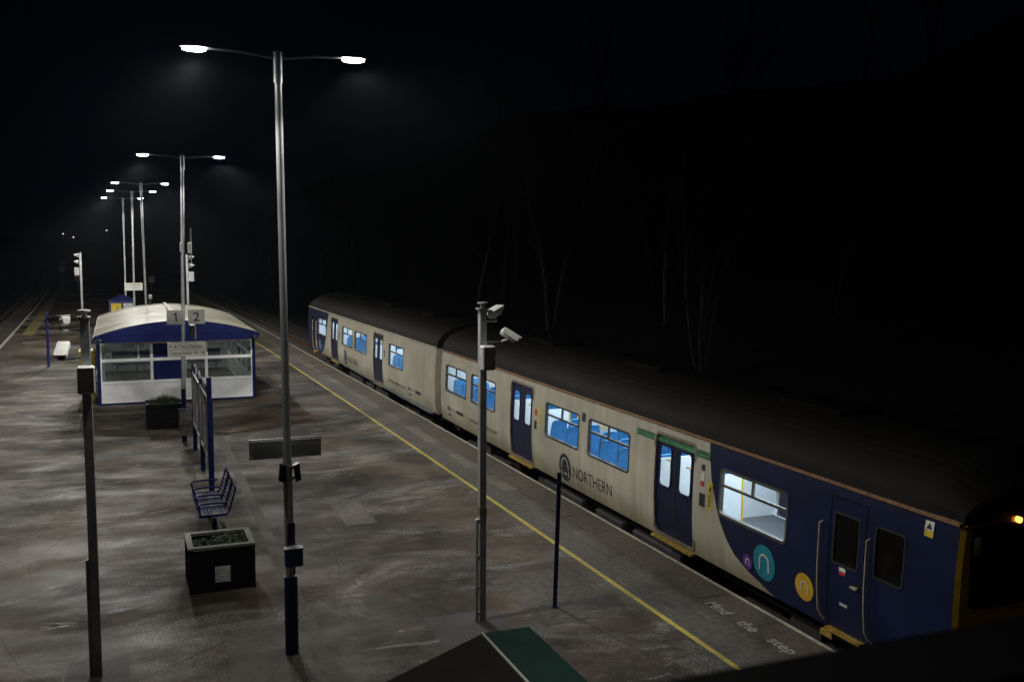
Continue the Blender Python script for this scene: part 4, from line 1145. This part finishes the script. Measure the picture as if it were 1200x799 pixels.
for x_, s_ in ((X0-.05, -1), (X1+.05, 1)): mb.obox((x_+s_*.08, 34.8, 2.10), (.09*s_, 0, .07), (0,.02,0), (-.012*s_,0,.015)); mb.obox((x_, 34.7, 2.12), (.02,0,0), (0,.25,.06), (0,-.004,.018))
mb.build('roof_bracket', M['navy_dark'], SH)
bs = MB(); bs.box(-.3, 1.6, 42.4, 42.8, .42, .47); bs.box(-.3, 1.6, 42.82, 42.87, .55, .95)
for x_ in (-.1, .65, 1.4): bs.box(x_-.03, x_+.03, 42.5, 42.7, 0, .42)
bs.build('bench', M['navy'], SH)
bs = MB(); bs.box(2.6, 3.9, 42.4, 42.8, .42, .47); bs.box(2.6, 3.9, 42.82, 42.87, .55, .95)
for x_ in (2.75, 3.7): bs.box(x_-.03, x_+.03, 42.5, 42.7, 0, .42)
bs.build('bench', M['navy'], SH)
mb = MB(); mb.bev(1.02, 1.38, 34.62, 34.66, 2.13, 2.30, .01); mb.build('shelter_sign', M['greybox'], SH)
mb = MB(); text(mb, 'Waiting', .26, .07, lambda u, v: (1.07+u, 34.615, 2.19+v))
gb = thing('yellow_grit_bin', (-.95, 36.4, 0), 'yellow box beside the left wall of the waiting shelter', 'grit bin')
mb = MB(); mb.bev(-1.28, -.72, 36.1, 36.9, 1.05, 1.62, .04); mb.bev(-1.22,-.78,36.15,36.85,0,1.05,.02); mb.build('bin_body', M['yellow_box'], gb)
mb = MB(); mb.bev(-1.30, -.70, 36.08, 36.92, 1.62, 1.70, .03); mb.build('lid', M['yellow_box'], gb)

# ------------------------------------------------------------------ planters
def planter(x0, x1, y0, y1, zt, label, grassy):
    t = thing('planter', ((x0+x1)/2, (y0+y1)/2, 0), label, 'planter', 'black platform planters')
    mb_ = MB(); k = .05; nb = 5
    for i in range(nb):
        z0 = i*(zt-.05)/nb + .004; z1 = (i+1)*(zt-.05)/nb - .004
        mb_.box(x0+.02, x1-.02, y0+.02, y0+k, z0, z1); mb_.box(x0+.02, x1-.02, y1-k, y1-.02, z0, z1)
        mb_.box(x0+.02, x0+k, y0+k, y1-k, z0, z1); mb_.box(x1-k, x1-.02, y0+k, y1-k, z0, z1)
    for a, b in ((x0, y0), (x1-.04, y0), (x0, y1-.04), (x1-.04, y1-.04)): mb_.box(a, a+.04, b, b+.04, 0, zt-.04)
    mb_.build('planter_box', M['blackwood'], t)
    mb_ = MB(); w_ = .085
    for (a, b, c_, d_) in ((x0-.01, x1+.01, y0-.01, y0+w_), (x0-.01, x1+.01, y1-w_, y1+.01), (x0-.01, x0+w_, y0+w_+.002, y1-w_-.002), (x1-w_, x1+.01, y0+w_+.002, y1-w_-.002)):
        mb_.bev(a, b, c_, d_, zt-.035, zt, .004)
    mb_.build('rim', M['rim'] if not grassy else M['blackwood'], t)
    mb_ = MB(); mb_.box(x0+.05, x1-.05, y0+.05, y1-.05, 0.1, zt-.16); mb_.build('soil', M['soil'], t)
    mb_ = MB(); rr = random.Random(int(x0*100)+9)
    for i in range(1500 if grassy else 1500):
        x = rr.uniform(x0+.09, x1-.09); y = rr.uniform(y0+.09, y1-.09); a = rr.uniform(0, 6.28)
        if not grassy:
            x = x if rr.random() < .3 else x0+.45+abs(rr.gauss(0,.22)); x = min(max(x, x0+.09), x1-.09)
            h_ = rr.uniform(.03, .12); l_ = rr.uniform(.02, .05); tilt = rr.uniform(.2, 1.1)
        else:
            h_ = rr.uniform(.15, .42)*(1-.8*abs((x-(x0+x1)/2-.05)/(x1-x0))); l_ = .012; tilt = rr.uniform(0, .35)
        z = zt-.16
        dx, dy = math.cos(a), math.sin(a)
        if grassy:
            mb_.add([(x-dy*l_,y+dx*l_,z),(x+dy*l_,y-dx*l_,z),(x+dx*h_*tilt,y+dy*h_*tilt,z+h_)], [(0,1,2)])
        else:
            zc = z+h_; mb_.add([(x,y,zc),(x+dx*l_-dy*l_*.5,y+dy*l_+dx*l_*.5,zc+l_*.3),(x+dx*l_*2,y+dy*l_*2,zc-l_*tilt),(x+dx*l_+dy*l_*.5,y+dy*l_-dx*l_*.5,zc+l_*.2)], [(0,1,2,3)])
    tag(mb_.build('plants', M['leaf'], t), kind='stuff')
    return t
pt = planter(.88, 1.88, 15.65, 16.55, .73, 'large black planter with pale rim and white square label, nearest the camera', False)
mb = MB(); mb.box(1.27, 1.50, 15.658, 15.668, .15, .40); lbl = mb.build('label_plate', M['white_poster'], pt)
mb = MB()
for k in range(4): mb.box(1.31, 1.46-.02*(k % 2), 15.654, 15.6575, .345-.05*k, .352-.05*k)
mb.build('label_lines', M['sign_back'], lbl)
mb = MB(); mb.obox((.95,16.47,.66), (.03,0,0), (0,.02,0), (0,0,.02)); mb.obox((1.78,16.47,.66), (.03,0,0), (0,.02,0), (0,0,.02)); mb.build('corner_bracket', M['galv'], pt)
planter(.66, 1.62, 29.95, 30.85, .74, 'smaller-looking black planter with tufts of green grass in front of the shelter', True)

# ------------------------------------------------------------------ bench
B = thing('platform_bench', (1.6, 19.4, 0), 'navy metal three-seat bench with armrests, behind the nearest planter', 'bench')
for i in range(3):
    yc_ = 18.75 + .62*i; mb = MB()
    for k in range(9):
        mb.box(1.27+.052*k, 1.27+.052*k+.036, yc_-.25, yc_+.25, .445, .46)
    mb.box(1.25, 1.75, yc_-.27, yc_-.25, .43, .47); mb.box(1.25, 1.75, yc_+.25, yc_+.27, .43, .47); mb.tube([(1.25,yc_-.26,.44),(1.25,yc_+.26,.44)], .02, 8)
    mb.build('seat', M['navy'], B)
    mb = MB()
    for k in range(6):
        z = .56+.065*k; mb.obox((1.79+.02*k, yc_, z), (.006,0,0), (0,.24,0), (0,0,.02))
    for s_ in (-.25, .25): mb.tube([(1.74,yc_+s_,.46),(1.78,yc_+s_,.52),(1.90,yc_+s_,.93)], .016, 8)
    mb.tube([(1.90,yc_-.25,.93),(1.90,yc_+.25,.93)], .016, 8)
    mb.build('backrest', M['navy'], B)
for i in range(4):
    y = 18.44 + .62*i; mb = MB(); mb.tube([(1.74,y,.68),(1.5,y,.69),(1.28,y,.68),(1.235,y,.65),(1.27,y,.46)], .018, 8); mb.build('armrest', M['navy'], B, True)
mb = MB(); mb.box(1.48, 1.54, 18.4, 20.35, .38, .43); mb.build('seat_beam', M['navy_dark'], B)
for y in (18.85, 20.1):
    mb = MB(); mb.box(1.50, 1.58, y-.04, y+.04, 0, .42); mb.box(1.38, 1.72, y-.06, y+.06, 0, .015); mb.build('leg', M['navy'], B)

# ------------------------------------------------------------------ timetable board (seen edge on)
T = thing('timetable_board', (1.75, 24.2, 0), 'long timetable board in silver frames between navy posts, seen almost edge-on beyond the bench', 'notice board')
for y, h in ((21.8, 2.07), (21.98, 2.52), (24.25, 2.2), (26.7, 2.1)):
    mb = MB(); mb.bev(1.70, 1.80, y-.045, y+.045, 0, h, .006); mb.build('post', M['navy'], T)
for k, (ya, yb) in enumerate(((22.1, 23.1), (23.15, 24.15), (24.35, 25.35), (25.4, 26.5))):
    mb = MB(); mb.box(1.70, 1.80, ya, yb, .70, .76); mb.box(1.70, 1.80, ya, yb, 2.02, 2.08)
    mb.box(1.70, 1.80, ya, ya+.05, .76, 2.02); mb.box(1.70, 1.80, yb-.05, yb, .76, 2.02); cs = mb.build('poster_case', M['galv'], T)
    mb = MB(); mb.box(1.735, 1.765, ya+.05, yb-.05, .76, 2.02); mb.build('poster', M['white_poster'], cs)
    mb = MB(); v = []; f = []; q = 10
    for i in range(q+1):
        y = ya+(yb-ya)*i/q; z = 2.09+.22*math.sin(PI*i/q)
        v += [(1.73,y,2.081),(1.73,y,z),(1.77,y,2.081),(1.77,y,z)]
    for i in range(q): a = 4*i; f += [(a,a+1,a+5,a+4),(a+2,a+6,a+7,a+3),(a+1,a+3,a+7,a+5)]
    mb.add(v, f).build('header', M['navy_dark'], cs)

# bin with clear bag
LB = thing('litter_bin', (1.60, 27.6, 0), 'hooped litter bin with a clear bag of rubbish beside the timetable board', 'litter bin')
mb = MB(); mb.bev(1.50, 1.62, 27.85, 27.95, 0, 1.45, .01); mb.build('post', M['navy'], LB)
mb = MB(); mb.tube([(1.60+.2*math.cos(2*PI*k/16), 27.58+.2*math.sin(2*PI*k/16), .95) for k in range(17)], .014, 8); mb.build('hoop', M['navy'], LB)
mb = MB(); mb.lathe((1.60,27.58,0), [(.10,.22),(.17,.28),(.20,.45),(.19,.65),(.195,.94)], 20); mb.build('bag', M['bag'], LB, True)
mb = MB(); rr = random.Random(2)
for i in range(60):
    a = rr.uniform(0, 6.28); r_ = .13*math.sqrt(rr.random()); z = rr.uniform(.30, .68); s_ = rr.uniform(.02, .045)
    mb.obox((1.60+r_*math.cos(a), 27.58+r_*math.sin(a), z), (s_, rr.uniform(-.02,.02), rr.uniform(-.02,.02)), (rr.uniform(-.01,.01), s_*.7, 0), (0, rr.uniform(-.02,.02), s_))
tag(mb.build('rubbish', M['rubbish'], LB), kind='stuff')

# far notice board and far sign
NB = thing('notice_board', (.2, 57, 0), 'double notice board with arched navy top and yellow poster, behind the shelter roof', 'notice board')
mb = MB(); mb.bev(-.46, -.36, 56.95, 57.05, 0, 2.2, .01); mb.bev(.78, .88, 56.95, 57.05, 0, 2.2, .01); mb.build('post', M['navy_dark'], NB)
mb = MB(); mb.box(-.35, .77, 56.97, 57.03, .8, .9); mb.box(-.35, .77, 56.97, 57.03, 2.02, 2.14); mb.box(.16, .26, 56.97, 57.03, .9, 2.02); mb.build('frame', M['navy_dark'], NB)
mb = MB(); mb.box(-.35, .16, 56.98, 57.02, .9, 2.02); mb.build('yellow_poster', M['yellow_poster'], NB)
mb = MB(); mb.box(.26, .77, 56.98, 57.02, .9, 2.02); mb.build('white_poster', M['white_poster'], NB)
mb = MB(); v=[]; f=[]; q=14
for i in range(q+1):
    x_ = -.4+1.22*i/q; z = 2.17+.30*math.sin(PI*i/q); v += [(x_,56.97,2.141),(x_,56.97,z),(x_,57.03,2.141),(x_,57.03,z)]
for i in range(q): a=4*i; f += [(a,a+4,a+5,a+1),(a+2,a+3,a+7,a+6),(a+1,a+5,a+7,a+3)]
mb.add(v,f).build('arched_header', M['navy'], NB)
FS = thing('small_white_board', (.75, 52.1, 2.95), 'small white board fixed to the middle distant lamp post', 'sign')
mb = MB(); mb.box(.32, 1.15, 52.06, 52.09, 2.93, 3.30); mb.build('plate', M['sign_white'], FS)
mb = MB()
for k, (a, b) in enumerate(((.42,1.05),(.42,.95))): mb.box(a, b, 52.05, 52.058, 3.16-.12*k, 3.19-.12*k)
mb.build('lines', M['greybox'], FS)
LS = thing('lamp_post_speaker', (1.3, 44.5, 3.0), 'small speaker cluster on the lamp post just behind the shelter', 'loudspeaker')
mb = MB(); mb.bev(1.20,1.34,44.3,44.45,2.95,3.12,.02); mb.build('speaker', M['white_cam'], LS); mb = MB(); mb.bev(1.20,1.30,44.32,44.44,2.35,2.90,.02); mb.build('casing', M['black'], LS)

# distant signals and signs along the left side
def far_sign(x, y, z, kind, label, cat):
    t = thing('trackside_sign', (x, y, -1), label, cat)
    mb_ = MB(); mb_.tube([(x,y,-1),(x,y,z+.2)], .05, 8); mb_.build('pole', M['galv_dark'], t)
    mb_ = MB()
    if kind == 'round':
        for dz in (.0, .75): mb_.tube([(x,y-.08,z-dz),(x,y-.05,z-dz)], .33, 18)
        mb_.build('disc', M['greybox'], t)
    else:
        mb_.box(x-.3, x+.3, y-.1, y-.06, z-.45, z+.2); mb_.build('plate', M['orange' if kind == 'orange' else 'greybox'], t)
M['orange'] = P('orange_plate', (.5,.2,.12), .5, var=.1)
far_sign(-5.3, 113, 3.1, 'round', 'faint pair of round discs on a pole at the far left end of the platform', 'trackside sign')
far_sign(-3.75, 112, 1.55, 'orange', 'small pinkish-orange plate on a pole beyond the distant left camera post', 'trackside sign')
far_sign(3.4, 113, 1.25, 'box', 'faint square plate on a pole at the far end, right of the distant lamp posts', 'trackside sign')

# ------------------------------------------------------------------ covered steps by the footbridge, and the bridge itself
SC = thing('stair_canopy', (2.4, 4, 0), 'green-topped dark canopy jutting in at the bottom edge of the picture', 'canopy')
mb = MB(); mb.box(2.585, 2.97, 1.0, 7.09, 2.36, 2.40); mb.build('canopy_top', M['green'], SC)
mb = MB(); mb.add([(2.56,1.0,2.395),(2.56,7.09,2.395),(1.2,7.09,1.93),(1.2,1.0,1.93),(2.56,1.0,2.35),(2.56,7.09,2.35),(1.2,7.09,1.88),(1.2,1.0,1.88)], [(0,1,2,3),(7,6,5,4),(0,4,5,1),(1,5,6,2),(2,6,7,3),(3,7,4,0)]); mb.build('canopy_slope', M['brown'], SC)
mb = MB(); mb.box(2.562, 2.583, 1.0, 7.095, 2.385, 2.407); mb.build('edge_trim', M['trimedge'], SC)
mb = MB(); mb.box(1.25, 1.30, 1.1, 7.0, 0, 1.87); mb.box(2.88, 2.93, 1.1, 7.0, 0, 2.35); mb.box(1.30, 2.88, 6.93, 6.98, 0, 1.90); mb.build('canopy_wall', M['brown'], SC)
FB = thing('footbridge', (3, 0, 3.7), 'dark green footbridge parapet crossing the bottom right corner, out of focus', 'footbridge')
mb = MB(); mb.add([(-6,.60,3.7),(12,.60,3.7),(12,.70,3.7),(-6,.70,3.7),(-6,.60,5.095),(12,.60,5.105),(12,.70,5.105),(-6,.70,5.095)], [(0,3,2,1),(4,5,6,7),(0,1,5,4),(1,2,6,5),(2,3,7,6),(3,0,4,7)]); mb.build('parapet', M['parapet'], FB)
mb = MB(); mb.box(-6,12,-1.6,.6,3.5,3.7); mb.build('deck', M['parapet'], FB)
for x_ in (-4.5, 11.9): mb = MB(); mb.box(x_-.15,x_+.15,-.6,-.3,-1,3.5); mb.build('pier', M['parapet'], FB)

# ------------------------------------------------------------------ bare trees on the embankment
def make_tree(seed, height, lean=.0, stems=1, mat='bark', dens=1.0):
    rr = random.Random(seed); tk = MB(); cr_ = MB()
    def branch(p, d, L, r, lvl, tgt):
        n_ = 5 if lvl < 2 else 3; pts = [p]; rad = [r]; q = Vector(p); dd = Vector(d)
        for i in range(n_):
            dd = (dd + Vector((rr.gauss(0,.10), rr.gauss(0,.10), .05 if lvl else .02))).normalized()
            q = q + dd*L/n_; pts.append(q.copy()); rad.append(r*(1-.8*(i+1)/n_))
        tgt.tube(pts, rad, 6 if lvl == 0 else 3, False)
        if lvl >= 3: return
        k = {0: int(16*dens), 1: int(7*dens), 2: int(5*dens)}[lvl]
        for j in range(k):
            t_ = rr.uniform(.3 if lvl == 0 else .15, .98); idx = min(int(t_*n_), n_-1); fr_ = t_*n_-idx
            bp_ = pts[idx].lerp(pts[idx+1], fr_) if idx+1 < len(pts) else pts[-1]
            a = rr.uniform(0, 2*PI); u = Vector((math.cos(a), math.sin(a), 0))
            nd = (dd*.75 + u*rr.uniform(.4,.8) + Vector((0,0,.25))).normalized()
            branch(bp_, nd, L*rr.uniform(.25,.42)*(1.15-.5*t_ if lvl == 0 else 1), max(.008, rad[min(idx, len(rad)-1)]*.42), lvl+1, cr_)
    for s_ in range(stems):
        a = rr.uniform(0, 6.28); d = Vector((lean + (.12*math.cos(a) if stems > 1 else 0), .12*math.sin(a) if stems > 1 else 0, 1)).normalized()
        branch(Vector((rr.uniform(-.3,.3)*(stems > 1), rr.uniform(-.3,.3)*(stems > 1), 0)), d, height*rr.uniform(.85,1), height*.011, 0, tk)
    return tk, cr_, mat
def place_tree(proto, x, y, rot=0, s_=1.0, label=None, group=None):
    t = thing('bare_tree', (x, y, hfun(x, y)-.1), label, 'tree', group)
    for nm, k in (('trunk', 0), ('crown', 1)):
        o = bpy.data.objects.new(nm, proto[k]); C.objects.link(o); o.parent = t
    t.rotation_euler = (0, 0, rot); t.scale = (s_, s_, s_); return t
protos = []
for sd, h_, st, mt_ in ((1, 11, 1, 'bark'), (2, 12, 2, 'bark'), (3, 10, 4, 'bark'), (4, 13, 1, 'bark2')):
    a, b, _ = make_tree(sd, h_, .03, st, mt_)
    ms = []
    for mbx, nm in ((a, 'trunk'), (b, 'crown')):
        me = bpy.data.meshes.new(nm); me.from_pydata([tuple(p) for p in mbx.v], [], mbx.f); me.materials.append(M[mt_] if nm == 'trunk' else M['bark2']); ms.append(me)
    protos.append(ms)
place_tree(protos[2], 19.2, 30.2, .4, .9, 'pale multi-stemmed bare birch clump behind the right half of the train roof')
place_tree(protos[1], 20.5, 46.3, 1.4, .95, 'pale twin-stemmed bare birch behind the train roof, right of the camera post')
place_tree(protos[0], 20.0, 56.0, 2.2, 1.0, 'pale single-stemmed bare birch behind the join between the coaches')
rr = random.Random(21)
for i in range(26):
    y = 6 + i*4.6 + rr.uniform(-1.5, 1.5); x = 22.5 + rr.uniform(-1, 9) - max(0, (y-60))*.09
    far_ = i % 2 == 0
    if far_: x += 26
    place_tree(protos[3 if rr.random() < .6 else rr.randrange(3)], x, y, rr.uniform(0, 6.28), rr.uniform(.8, 1.25)*(1.2 if far_ else 1), 'dark bare tree on the embankment wood beyond the train', 'bare trees on the dark embankment')

# distant lights beyond the station
def proj_far(px, py, y):
    d = fwd + rt2*((px-600)/1167) + up2*((399.5-py)/1167); t_ = y/d.y; return Vector((0,0,H)) + d*t_
for px_, py_, lab in ((74, 274, 'tiny warm house light far beyond the left track, left of the pair'), (86, 278, 'tiny warm house light far beyond the left track, right of the pair'), (125, 270, 'tiny pale house light far away, left of the distant lamp posts')):
    p_ = proj_far(px_, py_, 330.)
    t = thing('house_light', (p_.x, p_.y, 0), lab, 'house light')
    mb = MB(); mb.tube([(p_.x,p_.y,hfun(p_.x,p_.y)),(p_.x,p_.y,p_.z+.1)], .08, 6); mb.build('column', M['galv_dark'], t)  # column added only to carry the distant house light
    mb = MB(); mb.lathe((p_.x,p_.y,p_.z-.15), [(.05,0),(.22,.08),(.22,.2),(.05,.3)], 10); mb.build('lamp_head', M['warm'], t)

# ------------------------------------------------------------------ haze: one closed box of thin mist
HZ = bpy.data.materials.new('mist'); HZ.use_nodes = True
n_ = HZ.node_tree.nodes; n_.remove(n_['Principled BSDF'])
pv = n_.new('ShaderNodeVolumePrincipled'); pv.inputs['Color'].default_value = (.75,.87,1,1); pv.inputs['Density'].default_value = .00008
pv.inputs['Anisotropy'].default_value = .6
HZ.node_tree.links.new(pv.outputs[0], n_['Material Output'].inputs['Volume'])
zmax = 70; 
o = MB().box(-1000, 1300, -100, 1400, -3, zmax).build('haze', HZ); tag(o, kind='stuff')
